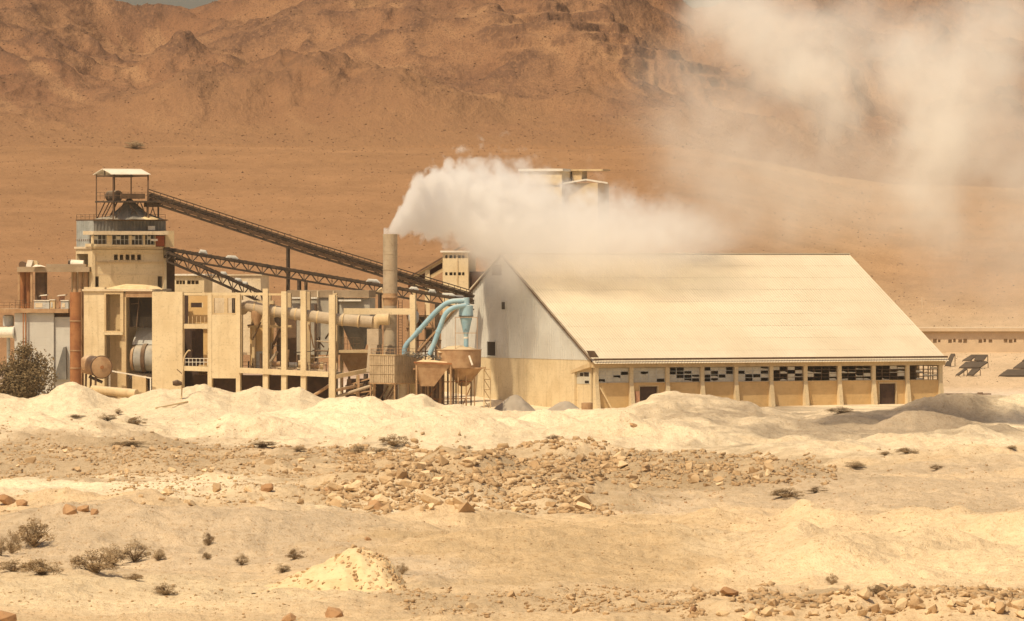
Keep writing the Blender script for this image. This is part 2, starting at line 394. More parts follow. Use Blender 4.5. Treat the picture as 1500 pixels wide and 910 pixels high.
pxs = np.concatenate([[-4200, -2800, -1800, -1200, -700], np.linspace(-250, 1750, 860), [2200, 2700, 3400, 4400, 5700]])
ys = np.concatenate([[-400, -200, 0, 150, 280, 360, 400, 430], np.arange(448, 1000, 1.15), np.arange(1000, 1236, 1.0), np.arange(1236, 1300, 4), np.linspace(1300, 2256, 150)])
kx = (pxs - 750) / F
GX = kx[None, :] * np.maximum(ys, 450)[:, None]; GY = np.repeat(ys[:, None], len(pxs), 1)
GZ = zground(GX, GY) - sst(2236, 2256, GY) * 2.0
def soil(x, y):
    px = x / np.maximum(y, 60) * F + 750; py = HY + F * H / np.maximum(y, 60)
    n1 = fbm(x / 9, y / 14, 4, 51); n2 = fbm(x / 2.0, y / 3.5, 4, 52); n3 = fbm(x / 26, y / 40, 3, 53)
    pale = np.array([.80, .665, .46]); tan = np.array([.655, .495, .305]); grey = np.array([.60, .47, .315]); ochre = np.array([.65, .48, .28]); ash_shade = np.array([.26, .20, .143])
    def bl(c, mask, col): return c * (1 - mask[..., None]) + col * mask[..., None]
    def zone(cx, cy, rx, ry, s=.35):
        d = np.sqrt(((px - cx) / rx) ** 2 + ((py - cy) / ry) ** 2) + (n1 - .5) * 1.1 + (n2 - .5) * .4
        return 1 - sst(1 - s, 1 + s, d)
    c = np.ones(x.shape + (3,)) * tan
    c = bl(c, 1 - sst(652, 700, py + (n1 - .5) * 60), pale)                # spoil bank
    c = bl(c, zone(200, 712, 320, 22), pale); c = bl(c, zone(620, 745, 200, 16), pale * .96)
    c = bl(c, zone(960, 735, 130, 20), grey); c = bl(c, zone(1380, 725, 330, 40), grey * .97)
    c = bl(c, zone(180, 672, 330, 24), grey * .95)
    c = bl(c, zone(260, 800, 420, 38), grey * .97); c = bl(c, zone(860, 812, 330, 45), ochre * .92)
    c = bl(c, zone(1330, 815, 280, 50), pale * np.array([.96, .90, .82])); c = bl(c, zone(180, 868, 330, 24), pale * np.array([.90, .86, .80]))
    c = bl(c, zone(560, 842, 130, 14), grey)
    c = bl(c, zone(700, 712, 330, 40) * .85, tan * .74); c = bl(c, zone(1050, 692, 170, 24) * .8, tan * .7); c = bl(c, zone(180, 675, 330, 22) * .7, tan * .76); c = bl(c, zone(1300, 888, 260, 20) * .85, tan * .64); c = bl(c, zone(800, 890, 240, 18) * .75, tan * .78)  # soil darkened under the rubble, painting the shaded gaps between stones
    # grey ash on the right bank, plus smoke shade painted on its mound
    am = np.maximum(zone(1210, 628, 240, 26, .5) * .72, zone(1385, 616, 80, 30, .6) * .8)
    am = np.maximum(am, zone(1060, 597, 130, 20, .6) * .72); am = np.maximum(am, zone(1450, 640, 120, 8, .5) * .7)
    c = bl(c, np.clip(am, 0, 1), ash_shade)
    c = bl(c, soil_edge(x, y)[1] * .8, np.array([.30, .16, .075]))  # exposed soil, its colour darkened for the shade under the broken edge
    pl = sst(1225, 1330, y)                                                # plain beyond
    kk = sst(1000, 1400, px)
    plain = np.array([.335, .190, .095])[None, None] * (1 - kk[..., None]) + np.array([.64, .48, .31])[None, None] * kk[..., None]
    plain = plain * (1 - (sst(1500, 1800, y) * kk)[..., None]) + np.array([.41, .245, .125]) * (sst(1500, 1800, y) * kk)[..., None]
    c = bl(c, pl, np.ones(3)); c = c * (1 - pl[..., None]) + plain * pl[..., None]
    return c * (.875 + .34 * n2[..., None] * .7 + .30 * (n3[..., None] - .35) + .16 * (n1[..., None] - .5))
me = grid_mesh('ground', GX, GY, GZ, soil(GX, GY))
def ground_mat():
    m, N, b = new_mat('ground_soil')
    pos = N.n('ShaderNodeNewGeometry').outputs['Position']
    col = N.n('ShaderNodeVertexColor', layer_name='soil').outputs[0]
    sp = N.scl(pos, (1.0, .55, 1.0))
    f1 = N.noise(sp, 1.3, 5, .7).outputs['Fac']; f2 = N.noise(sp, 5.0, 3, .7).outputs['Fac']
    col = N.mix(N.mr(f1, .36, .72, 0, .5), col, N.mix(1.0, col, rgb((.70, .62, .52)), 'MULTIPLY'))
    col = N.mix(N.mr(f2, .57, .72, 0, .7), col, N.mix(1.0, col, rgb((.55, .45, .35)), 'MULTIPLY'))
    f3 = N.noise(sp, 2.6, 3, .75).outputs['Fac']
    col = N.mix(N.mr(f3, .60, .70, 0, .75), col, N.mix(1.0, col, rgb((.58, .46, .34)), 'MULTIPLY'))
    N.put(b.inputs['Base Color'], col); b.inputs['Roughness'].default_value = 1.0; b.inputs['Specular IOR Level'].default_value = .05
    bp = N.n('ShaderNodeBump'); bp.inputs['Strength'].default_value = .9; bp.inputs['Distance'].default_value = .35
    N.put(bp.inputs['Height'], N.m('ADD', f1, N.m('MULTIPLY', f2, .5))); N.put(b.inputs['Normal'], bp.outputs[0])
    return m
me.materials.append(ground_mat())
g = bpy.data.objects.new('ground', me); COL.objects.link(g); g['kind'] = 'structure'

SKYL = np.array([(-12000, -60), (-300, -70), (0, -46), (100, -14), (150, -2), (200, 9), (240, 14), (280, 9), (320, 0), (360, -20), (450, -60), (600, -110),
    (850, -100), (940, -40), (975, -4), (990, 2), (1003, 5), (1016, 12), (1040, 6), (1080, -10), (1200, -60), (1500, -70), (2000, -60), (13000, -60)], float)
def zhill(x, y):
    px = x / y * F + 750
    t = (y - 2250) / 650.0
    pc = np.interp(px, SKYL[:, 0], SKYL[:, 1]) + (fbm(x / 18, x * 0 + 4, 4, 71) - .5) * 9
    zc = H + (HY - pc) * 2900 / F
    zf = zground((px - 750) * 2250 / F, np.full_like(y, 2250.0))
    tt = np.clip(t, 0, 1)
    gp = .42 * tt + .58 * tt ** 1.9
    z = zf + (zc - zf) * gp - np.maximum(t - 1, 0) * 120
    z = np.where(t < 0, zf + t * 650 * .07, z)
    env = sst(.02, .5, t) * (1 - sst(.9, 1.0, t) * .8)
    # gullies and spurs
    warp = (fbm(x / 90, y / 90, 3, 61) - .5) * 60
    z = z + env * (ridged((x + warp) / 75, (y + warp) / 230, 4, 62) - .62) * 27
    z = z + env * (ridged((x + warp * .5) / 26, y / 60, 4, 63) - .62) * 7.5
    z = z + sst(-.1, .2, t) * (fbm(x / 7, y / 14, 4, 64) - .5) * 1.7
    # low rocky hump in front of the main slope, and its spurs
    def hump(cx, Yc, h, sx, sy):
        X = (cx - 750) * Yc / F
        return h * np.exp(-np.abs((x - X) / sx) ** 2.2 - ((y - Yc) / sy) ** 2)
    rough = .75 + .5 * ridged(x / 14, y / 30, 4, 66)
    for hmp in ((380, 2440, 12, 30, 50), (240, 2420, 7, 22, 45), (510, 2430, 10, 28, 45), (610, 2400, 6, 22, 40), (265, 2620, 9, 7, 40), (320, 2600, 6, 12, 40),
                (80, 2600, 6, 30, 60), (900, 2560, 8, 40, 60), (760, 2700, 10, 40, 60), (965, 2850, 10, 12, 40)):
        z = z + hump(*hmp) * rough
    # ledges of harder rock on the right shoulder
    q = 5.2
    zl = z / q + (fbm(x / 40, y / 60, 3, 67) - .5) * .9; fl = np.floor(zl); fr = zl - fl
    led = (fl + sst(.0, .30, fr) - zl) * q
    mask = sst(690, 760, px) * (1 - sst(1040, 1100, px)) * sst(.40, .46, t) * (1 - sst(.60, .68, t))
    mask = np.maximum(mask, .35 * sst(.35, .6, t) * fbm(x / 60, y / 80, 3, 68) * (1 - sst(.9, 1, t)))
    zhill.riser = (1 - sst(.18, .42, fr)) * sst(.25, .8, mask) * sst(.40, .56, fbm(x / 9, y / 30, 3, 69) + .06)
    return z + led * mask * .65
hxs = np.concatenate([[-4200, -2800, -1800, -900], np.linspace(-250, 1750, 760), [2400, 3300, 4400, 5700]])
hys = np.concatenate([np.linspace(2236, 2920, 300), [2960, 3050, 3400]])
HX = (hxs[None, :] - 750) / F * hys[:, None]; HYY = np.repeat(hys[:, None], len(hxs), 1)
HZ = zhill(HX, HYY); RISER = zhill.riser
HZ = HZ - (1 - sst(2236, 2250, HYY)) * 6
def blur(a, n, ax):
    c = np.cumsum(np.pad(a, [(n + 1, n) if i == ax else (0, 0) for i in (0, 1)], mode='edge'), axis=ax)
    return (np.take(c, np.arange(2 * n + 1, c.shape[ax]), ax) - np.take(c, np.arange(0, c.shape[ax] - 2 * n - 1), ax)) / (2 * n + 1)
CONV = HZ - blur(blur(HZ, 12, 1), 10, 0)                                     # standing proud of its surroundings
HT = (HYY - 2250) / 650
HPX = HX / HYY * F + 750
ROCKY = sst(.1, 2.6, CONV + (fbm(HX / 9, HYY / 18, 4, 81) - .5) * 5.0) * sst(.05, .3, HT)
ROCKY = np.clip(ROCKY + .55 * sst(.52, .68, fbm(HX / 30, HYY / 60, 4, 83)) * sst(.1, .35, HT), 0, 1)
hm = np.exp(-((HPX - 400) / 230) ** 4 - ((HYY - 2425) / 45) ** 2) * sst(.40, .62, fbm(HX / 8, HYY / 9, 4, 84)); ROCKY = np.clip(np.maximum(np.maximum(ROCKY, hm * .9), RISER), 0, 1)
ROCKY[:, 0] = 0
FADE = sst(-.02, .45, HT + (fbm(HX / 30, HYY / 60, 4, 82) - .5) * .35)
GUL = sst(.55, .75, fbm(HX / 12 + HYY / 40, HYY / 90, 4, 85)) * (1 - ROCKY)
me = grid_mesh('hills', HX, HYY, HZ, np.stack([ROCKY, FADE, GUL], -1))
def hill_mat():
    m, N, b = new_mat('hill_rock')
    geo = N.n('ShaderNodeNewGeometry'); pos = geo.outputs['Position']
    sp = N.scl(pos, (1.0, .30, 1.0))
    big = N.noise(sp, .022, 5, .6).outputs['Fac']; mid = N.noise(sp, .14, 5, .65).outputs['Fac']; fine = N.noise(sp, .7, 4, .7).outputs['Fac']
    att = N.n('ShaderNodeSeparateXYZ'); N.put(att.inputs[0], N.n('ShaderNodeVertexColor', layer_name='soil').outputs[0])
    rocky, fade, gul = att.outputs
    col = N.mix(N.mr(big, .35, .65), rgb((.285, .155, .081)), rgb((.225, .115, .062)))
    col = N.mix(N.m('MULTIPLY', gul, .5), col, rgb((.40, .235, .12)))
    col = N.mix(N.mr(mid, .54, .75, 0, .35), col, rgb((.40, .235, .12)))
    col = N.mix(N.m('MULTIPLY', rocky, N.mr(fine, .36, .56, .25, .95)), col, rgb((.135, .074, .047)))
    spk = N.noise(N.scl(pos, (1.0, .45, 1.0)), 1.5, 3, .7).outputs['Fac']
    col = N.mix(N.mr(spk, .52, .64, 0, .85), col, rgb((.135, .073, .043)))
    col = N.mix(N.mr(fine, .53, .70, 0, .6), col, rgb((.165, .09, .05)))
    col = N.mix(fade, rgb((.288, .160, .080)), col)
    N.put(b.inputs['Base Color'], col); b.inputs['Roughness'].default_value = 1; b.inputs['Specular IOR Level'].default_value = .03
    bp = N.n('ShaderNodeBump'); bp.inputs['Strength'].default_value = .6; bp.inputs['Distance'].default_value = 2.5
    N.put(bp.inputs['Height'], N.m('ADD', mid, N.m('MULTIPLY', fine, .6))); N.put(b.inputs['Normal'], bp.outputs[0])
    return m
me.materials.append(hill_mat())
g = bpy.data.objects.new('hills', me); COL.objects.link(g); g['kind'] = 'structure'

# ---------------------------------------------------------------- storage shed
def pxof(p): return 750 + F * p.x / p.y
def pyof(p): return HY + F * (H - p.z) / p.y
S = Fr(868, 1212, -28)
LEN = S.s_at(1380); HALF = 33.4
ZE = S.z(526.5); ZR = 26.9; ZB = -.6
shed = thing('storage_shed', 'long pale storage shed with a huge corrugated gable roof and rows of broken windows', 'shed', S.at(0, 0))
rise = (ZR - ZE) / HALF
def roof_pt(d, t): return S.at(d, ZE + rise * t, t)
NROW = 9; T0 = -1.5; step = (HALF - T0) / NROW
mb = MB(); n = int(LEN / .55); vs = []; fs = []
nrm = (Vector((0, 0, 1)) - Vector((S.w.x, S.w.y, 0)) * rise).normalized()
for t, lift in ((T0, .045), (T0 + step + .25, .012)):
    for i in range(n * 4 + 1):
        d = -.5 + (LEN + 1.0) * i / (n * 4)
        vs.append(roof_pt(d, t) + nrm * (lift + (.08) * (1, .5, 0, .5)[i % 4]))
m_ = n * 4 + 1
for i in range(m_ - 1): fs.append((i, i + 1, m_ + i + 1, m_ + i))
mb.add(vs, fs)
row = mb.build('roof_sheet', 'roof_sheet', shed)
delta = roof_pt(0, step) - roof_pt(0, 0)
for k in range(1, NROW):
    c = row.copy(); COL.objects.link(c); c.parent = shed; c.location = Vector(row.location) + delta * k; WLOC[c.name] = wl(shed).copy()
mb = MB()
mb.hexa([S.at(-.5, ZE - .1, 2 * HALF), S.at(-.5, ZE, 2 * HALF + 1), S.at(LEN + .5, ZE, 2 * HALF + 1), S.at(LEN + .5, ZE - .1, 2 * HALF),
         S.at(-.5, ZR - .05, HALF + .02), S.at(-.5, ZR + .1, HALF + .02), S.at(LEN + .5, ZR + .1, HALF + .02), S.at(LEN + .5, ZR - .05, HALF + .02)])
mb.build('back_roof', 'roof_sheet', shed)
MB().bar(S.at(-.55, ZR + .16, HALF), S.at(LEN + .55, ZR + .16, HALF), .7, .16).build('ridge_cap', 'roof_sheet', shed)
mb = MB(); mb.bar(S.at(-.3, ZE - .02, T0 + .3), S.at(LEN + .4, ZE - .02, T0 + .3), .3, .34); mb.build('gutter', 'brown_steel', shed)
# gable end facing left
G = S.side_left(868)
mb = MB(); G.ribbed(mb, -2 * HALF, 0, ZE - .15, 0, .8, .07, 0.0, top=lambda d: ZE + rise * (HALF - abs(-d - HALF)) - .05)
mb.build('gable_cladding', 'clad_grey', shed)
for a_, b_, nm in ((-.05, HALF, 'barge_board'), (2 * HALF + .05, HALF, 'barge_board')):
    za = ZE + rise * (-.05) - .1
    MB().bar(S.at(-.30, za, a_), S.at(-.30, ZR - .1, b_), .36, .36).build(nm, 'brown_steel', shed)
mb = MB(); G.mbox(mb, -2 * HALF, -.6, ZB, ZE - .12, .02, .5); mb.build('gable_wall', 'cream', shed)
for (x0, x1, y0, y1, nm) in ((735, 742, 443, 456, 'window'), (714, 728, 503, 526, 'door'), (722, 735, 388, 404, 'louvre')):
    fr_ = MB(); d0, d1, z0, z1 = G.s_at(x0), G.s_at(x1), G.z(y1), G.z(y0)
    for q in ((d0, d1, z1 - .12, z1), (d0, d1, z0, z0 + .12), (d0, d0 + .2, z0 + .12, z1 - .12), (d1 - .2, d1, z0 + .12, z1 - .12)): G.mbox(fr_, *q, -.22, .02)
    if nm == 'louvre':
        for k in range(5): G.mbox(fr_, d0 + .2, d1 - .2, z0 + .3 + k * .32, z0 + .42 + k * .32, -.18, -.10)
    o = fr_.build(nm, 'clad_grey' if nm != 'louvre' else 'brown_steel', shed)
    mb = MB(); G.mbox(mb, d0 + .2, d1 - .2, z0 + .12, z1 - .12, -.09, .0); mb.build('opening_shade', 'void_shade', o)  # dark panel standing in for the shaded inside
# aisle end: two pilasters, a strip of broken windows and a sloping beam
mb = MB(); G.box(mb, 841, 845, 546, 606, -.5, .02); mb.build('pillar', 'cream', shed)
mb = MB(); dA, dB = G.s_at(840), G.s_at(868)
mb.hexa([G.at(dA, G.z(548), -.6), G.at(dB, G.z(538), -.6), G.at(dB, G.z(538), .02), G.at(dA, G.z(548), .02), G.at(dA, G.z(544), -.6), G.at(dB, G.z(531), -.6), G.at(dB, G.z(531), .02), G.at(dA, G.z(544), .02)])
mb.build('end_beam', 'cream_dull', shed)
for (x0, x1, y0, y1) in ((850, 855, 547, 552), (856, 863, 546, 552), (857, 863, 558, 562)):
    mb = MB(); G.box(mb, x0, x1, y0, y1, -.06, .02); mb.build('pane_gap_shade', 'void_shade', shed)  # dark boxes paint the shade behind missing panes
mb = MB(); G.box(mb, 845.2, 864, 545.5, 563, -.04, .02); mb.build('end_glazing', 'pane_pale', shed)
# long front: columns, sill walls, windows, beam
BD = [S.s_at(x) for x in (873, 924, 977, 1028, 1077.5, 1129, 1179, 1229, 1279, 1328.6, 1377)]
zs, zt = S.z(562), S.z(539.5)
mb = MB(); S.mbox(mb, -.2, LEN + .4, S.z(539), S.z(531), -.55, .45); mb.build('eaves_beam', 'cream_dull', shed)
mb = MB(); S.mbox(mb, -.1, LEN, S.z(531) + .01, ZE - .2, .05, .35); mb.build('wall_plate', 'brown_steel', shed)
for i, d in enumerate(BD):
    w_ = .36
    mb = MB(); S.mbox(mb, d - w_, d + w_, zs, S.z(539) - .005, -.35, .4)
    mb.hexa([S.at(d - .42, ZB, -1.1), S.at(d + .42, ZB, -1.1), S.at(d + .42, ZB, .4), S.at(d - .42, ZB, .4),
             S.at(d - .37, zs - .004, -.36), S.at(d + .37, zs - .004, -.36), S.at(d + .37, zs - .004, .4), S.at(d - .37, zs - .004, .4)])
    mb.build('pillar', 'cream', shed)
PAT = (("####", "###.", "##.#", ".###"), ("####", "#.##", "####", "###."), ("..##", "...#", "#...", "##.."), (".##.", "#.#.", "...#", "..##"),
       ("###.", ".##.", "#..#", "#.#."), ("#.#.", "...#", "..#.", "..#."), ("....", "....", "#..#", "...."), ("....", "....", "...#", "...."),
       ("..#.", "....", "...#", "...."), ("....", "....", "....", "...."))
DOORS = {1: (937, 963, 567, 606), 8: (1288, 1312, 566, 606)}
for i in range(10):
    d0, d1 = BD[i] + .38, BD[i + 1] - .38
    x0, x1 = pxof(S.at(d0, 0)), pxof(S.at(d1, 0))
    mb = MB(); S.wall(mb, x0, x1, 562, 606, [DOORS[i]] if i in DOORS else [], .35, .05); mb.build('wall_panel', 'ochre', shed)
    mb = MB(); S.mbox(mb, d0, d1, zs + .003, zs + .14, -.08, .40); sill = mb
    mb = MB()
    cw, chh = (d1 - d0) / 4, (zt - zs - .14) / 4
    for k in range(5): S.mbox(mb, d0 + cw * k - (.05 if k else 0), d0 + cw * k + (.05 if k < 4 else 0), zs + .14, zt, .12, .2)
    for k in range(5): S.mbox(mb, d0, d1, zs + .145 + chh * k - (.035 if k else 0), zs + .145 + chh * k + (.035 if k < 4 else -.02), .135, .185)
    win = mb.build('window', 'brown_steel' if i > 4 else 'pale_steel', shed)
    sill.build('sill', 'cream_dull', win)
    for r_ in range(4):
        for k in range(4):
            zb_ = zs + .145 + chh * (3 - r_); a0 = d0 + cw * k + .05; a1 = d0 + cw * (k + 1) - .05; b0 = zb_ + .035; b1 = zb_ + chh - .035
            if PAT[i][r_][k] == '#':
                mb = MB(); S.mbox(mb, a0, a1, b0, b1, .15, .17); mb.build('pane', 'pane_pale', win)
            elif random.random() < .28:            # jagged remains of a broken pane
                mb = MB(); c0 = random.uniform(.2, .8)
                pts = [(a0, b0), (a1, b0), (a1, b0 + (b1 - b0) * random.uniform(.1, .5)), (a0 + (a1 - a0) * c0, b0 + (b1 - b0) * random.uniform(.1, .7)), (a0, b0 + (b1 - b0) * random.uniform(.2, .7))]
                mb.add([S.at(p, q, .15) for p, q in pts] + [S.at(p, q, .17) for p, q in pts], [(0, 1, 2, 3, 4), (9, 8, 7, 6, 5)] + [(j, (j + 1) % 5, 5 + (j + 1) % 5, 5 + j) for j in range(5)])
                mb.build('pane', 'pane_pale', win)
for i, (x0, x1, y0, y1) in DOORS.items():
    mb = MB(); S.box(mb, x0 - 1.5, x0, y0 - 1.5, 606, -.1, .45); S.box(mb, x1, x1 + 1.5, y0 - 1.5, 606, -.1, .45); S.box(mb, x0, x1, y0 - 1.5, y0, -.1, .45)
    dr = mb.build('door', 'cream_dull', shed)
    mb = MB(); S.box(mb, x0 + .2, x1 - .2, y0 + .2, 606, .25, .32)
    if i == 8: S.box(mb, x0 + .4, x1 - .4, 580, 581.2, .18, .25)
    mb.build('door_leaf', 'dark_door_shade', dr)
mb = MB(); S.box(mb, 930, 936, 574, 606, -.25, -.05); o = mb.build('open_leaf', 'door_pink', shed)
# right end wall with window openings one looks through, and back wall
E = S.side_right(1380)
mb = MB(); S.mbox(mb, LEN - .3, LEN, ZB, S.z(563), .45, 2 * HALF); S.mbox(mb, LEN - .3, LEN, S.z(541), ZE - .2, .45, 2 * HALF)
S.mbox(mb, LEN - .3, LEN, S.z(563), S.z(541), 8.2, 2 * HALF)
for k in range(5): S.mbox(mb, LEN - .22, LEN - .08, S.z(563), S.z(541), 1.2 + k * 1.6, 1.4 + k * 1.6)
for k in range(1, 4): S.mbox(mb, LEN - .2, LEN - .1, S.z(563 - 5.5 * k) - .04, S.z(563 - 5.5 * k) + .04, .5, 8.2)
mb.build('end_wall', 'ochre', shed)
mb = MB(); S.mbox(mb, 0, LEN, ZB, ZE - .2, 2 * HALF - .4, 2 * HALF); mb.build('back_wall', 'ochre', shed)
vs = [S.at(LEN - .05, ZE - .2, 0), S.at(LEN - .05, ZE - .2, 2 * HALF), S.at(LEN - .05, ZR - .1, HALF), S.at(LEN - .25, ZE - .2, 0), S.at(LEN - .25, ZE - .2, 2 * HALF), S.at(LEN - .25, ZR - .1, HALF)]
MB().add(vs, [(0, 1, 2), (5, 4, 3), (0, 3, 4, 1), (1, 4, 5, 2), (2, 5, 3, 0)]).build('end_gable', 'clad_grey', shed)

mb = MB(); mb.bar(S.pt(878, 568, -.35), S.pt(893, 606, -1.8), .22); tag(mb.build('leaning_plank', 'cream_dull'), 'thin plank leaning against the ochre wall by the shed corner', 'plank')
mb = MB(); mb.hexa([S.at(-1.0, ZE + .35, -.9), S.at(.9, ZE + .32, -.7), S.at(.9, ZE + .36, -.6), S.at(-1.0, ZE + .39, -.8), S.at(-1.5, ZE + 1.5, -.6), S.at(.1, ZE + 1.45, -.5), S.at(.1, ZE + 1.49, -.4), S.at(-1.5, ZE + 1.54, -.5)])
tag(mb.build('loose_roof_sheet', 'brown_steel'), 'bent loose sheet curling up at the near eaves corner of the shed roof', 'metal sheet')
mb = MB(); c_ = P(860, 601, 1206); mb.lathe((c_.x, c_.y), [(.9, -.4), (1.0, .2), (1.0, 1.15), (.75, 1.2), (.7, .9)], 14)
tag(mb.build('iron_drum', 'rust_dusty', smooth=True), 'squat rusty drum at the foot of the shed corner', 'drum')

# ---------------------------------------------------------------- helpers for plant buildings
def shell(fr, mb, x0, x1, y0, y1, depth, holes=(), side_holes=(), roof=True, th=.35):
    d0, d1, z0, z1 = fr.s_at(x0), fr.s_at(x1), fr.z(y1), fr.z(y0)
    fr.wall(mb, x0, x1, y0, y1, holes, th)
    fr.mbox(mb, d0, d1, z0, z1, depth - th, depth)
    left = fr.u.y > 0
    for L in (True, False):
        if L == left and side_holes:
            f2 = fr.side_left(x0) if left else fr.side_right(x1)
            ref = fr.at(d0 if left else d1, z0, 0)
            pb = pxof(fr.at(d0 if left else d1, z0, depth - th)); pa = pxof(fr.at(d0 if left else d1, z0, th))
            f2.wall(mb, min(pa, pb), max(pa, pb), y0, y1, side_holes, th)
        else:
            a0, a1 = (d0, d0 + th) if L else (d1 - th, d1)
            fr.mbox(mb, a0, a1, z0, z1, th, depth - th)
    if roof: fr.mbox(mb, d0 + th, d1 - th, z1 - .4, z1 - .03, th, depth - th)
    return mb
def bx(fr, x0, x1, y0, y1, o0, o1, name, mat, parent): mb = MB(); fr.box(mb, x0, x1, y0, y1, o0, o1); return mb.build(name, mat, parent)
def rail(fr, mb, x0, x1, y0, y1, off, n=5, r=.035):
    for k in range(n + 1):
        x = x0 + (x1 - x0) * k / n
        mb.tube([fr.pt(x, y1, off), fr.pt(x, y0, off)], r, 5)
    for f_ in (0, .5): mb.tube([fr.pt(x0, y0 + (y1 - y0) * f_, off), fr.pt(x1, y0 + (y1 - y0) * f_, off)], r, 5)
    return mb
def heap(name, mat, pts, label, cat, seed=0, group=None):
    """loose heap: list of (px, py of the crest, depth, half width m) along a crest, sloping down to base"""
    vs = []; fs = []; nn = 9; rnd = random.Random(seed)
    for (px, py, Y, hw, zb) in pts:
        c = P(px, py, Y)
        for k in range(nn):
            t = -1 + 2 * k / (nn - 1)
            zz = zb + (c.z - zb) * max(0, 1 - abs(t)) ** .85
            vs.append((c.x + rnd.uniform(-.12, .12), c.y + t * hw, zz + rnd.uniform(-.07, .07)))
    for i in range(len(pts) - 1):
        for k in range(nn - 1):
            a = i * nn + k; fs.append((a, a + nn, a + nn + 1, a + 1))
    return tag(MB().add(vs, fs).build(name, mat, smooth=False), label, cat, group)

# ---------------------------------------------------------------- kiln tower on the left
T = Fr(134, 1205, -25)
tower = thing('kiln_tower', 'tall cream block of the works with a row of five small windows under its ledge', 'building', T.pt(134, 600))
mb = MB(); shell(T, mb, 134, 243, 364.5, 600, 7.4, [(167, 173, 373, 381), (175.5, 181, 373, 381), (184, 190, 373, 381), (192, 198, 373, 381), (201, 207, 373, 381), (139, 145, 405, 423), (231, 238, 405, 423)], [(109.5, 129, 372, 389)])
mb.build('wall', 'cream', tower)
for (a_, b_) in ((134, 138.5), (239, 243)): bx(T, a_, b_, 366, 600, -.3, -.003, 'pilaster', 'cream', tower)
bx(T, 138.7, 238.8, 366, 371, -.2, -.003, 'lintel', 'cream', tower); bx(T, 138.7, 238.8, 383, 386, -.16, -.003, 'string_course', 'cream_dull', tower)
bx(T, 132, 245, 361.5, 364.4, -.5, 7.6, 'roof_slab', 'concrete', tower)
for x in (170, 178.2, 187, 195, 204): bx(T, x - 3, x + 3, 381, 382, -.1, .2, 'sill', 'cream_dull', tower)
bx(T, 138.8, 238.7, 401.5, 402.3, -.05, -.003, 'joint_strip', 'concrete', tower)
bx(Fr(243, 1213, -25), 243.5, 256, 365, 470, 0, 5, 'side_cladding', 'brown_steel', tower)
U = Fr(136, 1203.2, -25)
gal = thing('control_gallery', 'open windowed gallery storey under a flat slab on the tower ledge', 'gallery', U.pt(136, 364))
bx(U, 134, 244, 338.5, 344, -.9, 4.0, 'roof_slab', 'concrete', gal)
mb = MB(); U.wall(mb, 136, 229, 345, 361.4, [(138.5, 158, 344.9, 357.5), (165, 190.5, 344.9, 358.5), (194, 211, 344.9, 358.5), (213.5, 228, 344.9, 358.5)], .5, .3); mb.build('wall', 'cream', gal)
d0 = U.s_at(136); mb = MB(); U.mbox(mb, d0, d0 + .3, U.z(361.4), U.z(357), .3, 3.6); mb.build('parapet', 'cream', gal)
for (a_, b_, nx) in ((139, 157, 3), (166, 190, 4), (194, 210, 3), (213, 227, 3)):
    mb = MB(); dd0, dd1 = U.s_at(a_), U.s_at(b_)
    for k in range(nx + 1): U.mbox(mb, dd0 + (dd1 - dd0) * k / nx - .05, dd0 + (dd1 - dd0) * k / nx + .05, U.z(358), U.z(345), .5, .58)
    U.mbox(mb, dd0, dd1, U.z(351.5), U.z(350.9), .51, .57)
    mb.build('window_frame', 'pale_steel', gal)
    w0 = dd0 + (dd1 - dd0) * random.randint(0, nx - 1) / nx
    mb = MB(); U.mbox(mb, w0 + .06, w0 + (dd1 - dd0) / nx - .06, U.z(350.8), U.z(346.2), .53, .55); mb.build('pane', 'pane_pale', gal)
bx(U, 230.5, 243, 345.2, 361, .6, .9, 'red_panel', 'red_paint', gal); bx(U, 221, 230, 350, 353, -.3, .2, 'white_plate', 'white_paint', gal)
bx(U, 244.3, 257, 338, 362, .6, 4, 'stair_box', 'cream_dull', gal)
V = Fr(138, 1206.5, -25)
hop = thing('feed_hopper', 'ribbed dark steel feed hopper beneath the canopied headframe', 'hopper', V.pt(138, 362))
dL = 7.9; d0, d1 = V.s_at(137.5), V.s_at(243)
mb = MB(); V.ribbed(mb, d0, d1, V.z(364), V.z(323.5), .62, .12); mb.build('front_sheet', 'hopper_dark', hop)
VL = V.side_left(137.5); mb = MB(); VL.ribbed(mb, -dL, 0, VL.z(364), VL.z(323.5), .8, .3); mb.build('side_sheet', 'rib_steel', hop)
mb = MB(); V.mbox(mb, d0 + .02, d1 - .02, V.z(364), V.z(324), .05, dL - .1); mb.build('bin', 'hopper_dark', hop)
mb = MB(); V.mbox(mb, d0 - .2, d1 + .2, V.z(323.4), V.z(321.4), -.3, dL + .2); mb.build('top_deck', 'brown_steel', hop)
mb = MB(); VL.mbox(mb, -dL, 0, V.z(353), V.z(350.5), -.25, -.13); mb.build('stiffener', 'brown_steel', hop)
bx(V, 216, 226, 331, 337.3, -.4, -.2, 'white_plate', 'white_paint', hop)
mb = MB(); rail(V, mb, 138, 242, 314, 321.4, -.1, 9); rail(VL, mb, pxof(VL.at(-dL, 0)), 138, 314, 321.4, -.1, 4); mb.build('railing', 'brown_steel', hop)
heap('lump_heap', 'hopper_dark', [(140, 321, 1209, 1.5, V.z(321.3)), (160, 316, 1210, 3, V.z(321.3)), (180, 300, 1210.5, 3.4, V.z(321.3)), (188, 287, 1210.5, 3.6, V.z(321.3)), (196, 296, 1210.5, 3.4, V.z(321.3)), (215, 312, 1211, 3, V.z(321.3)), (240, 321, 1212, 1.5, V.z(321.3))],
     'dark cone of crushed stone heaped under the headframe', 'stone heap', 3)
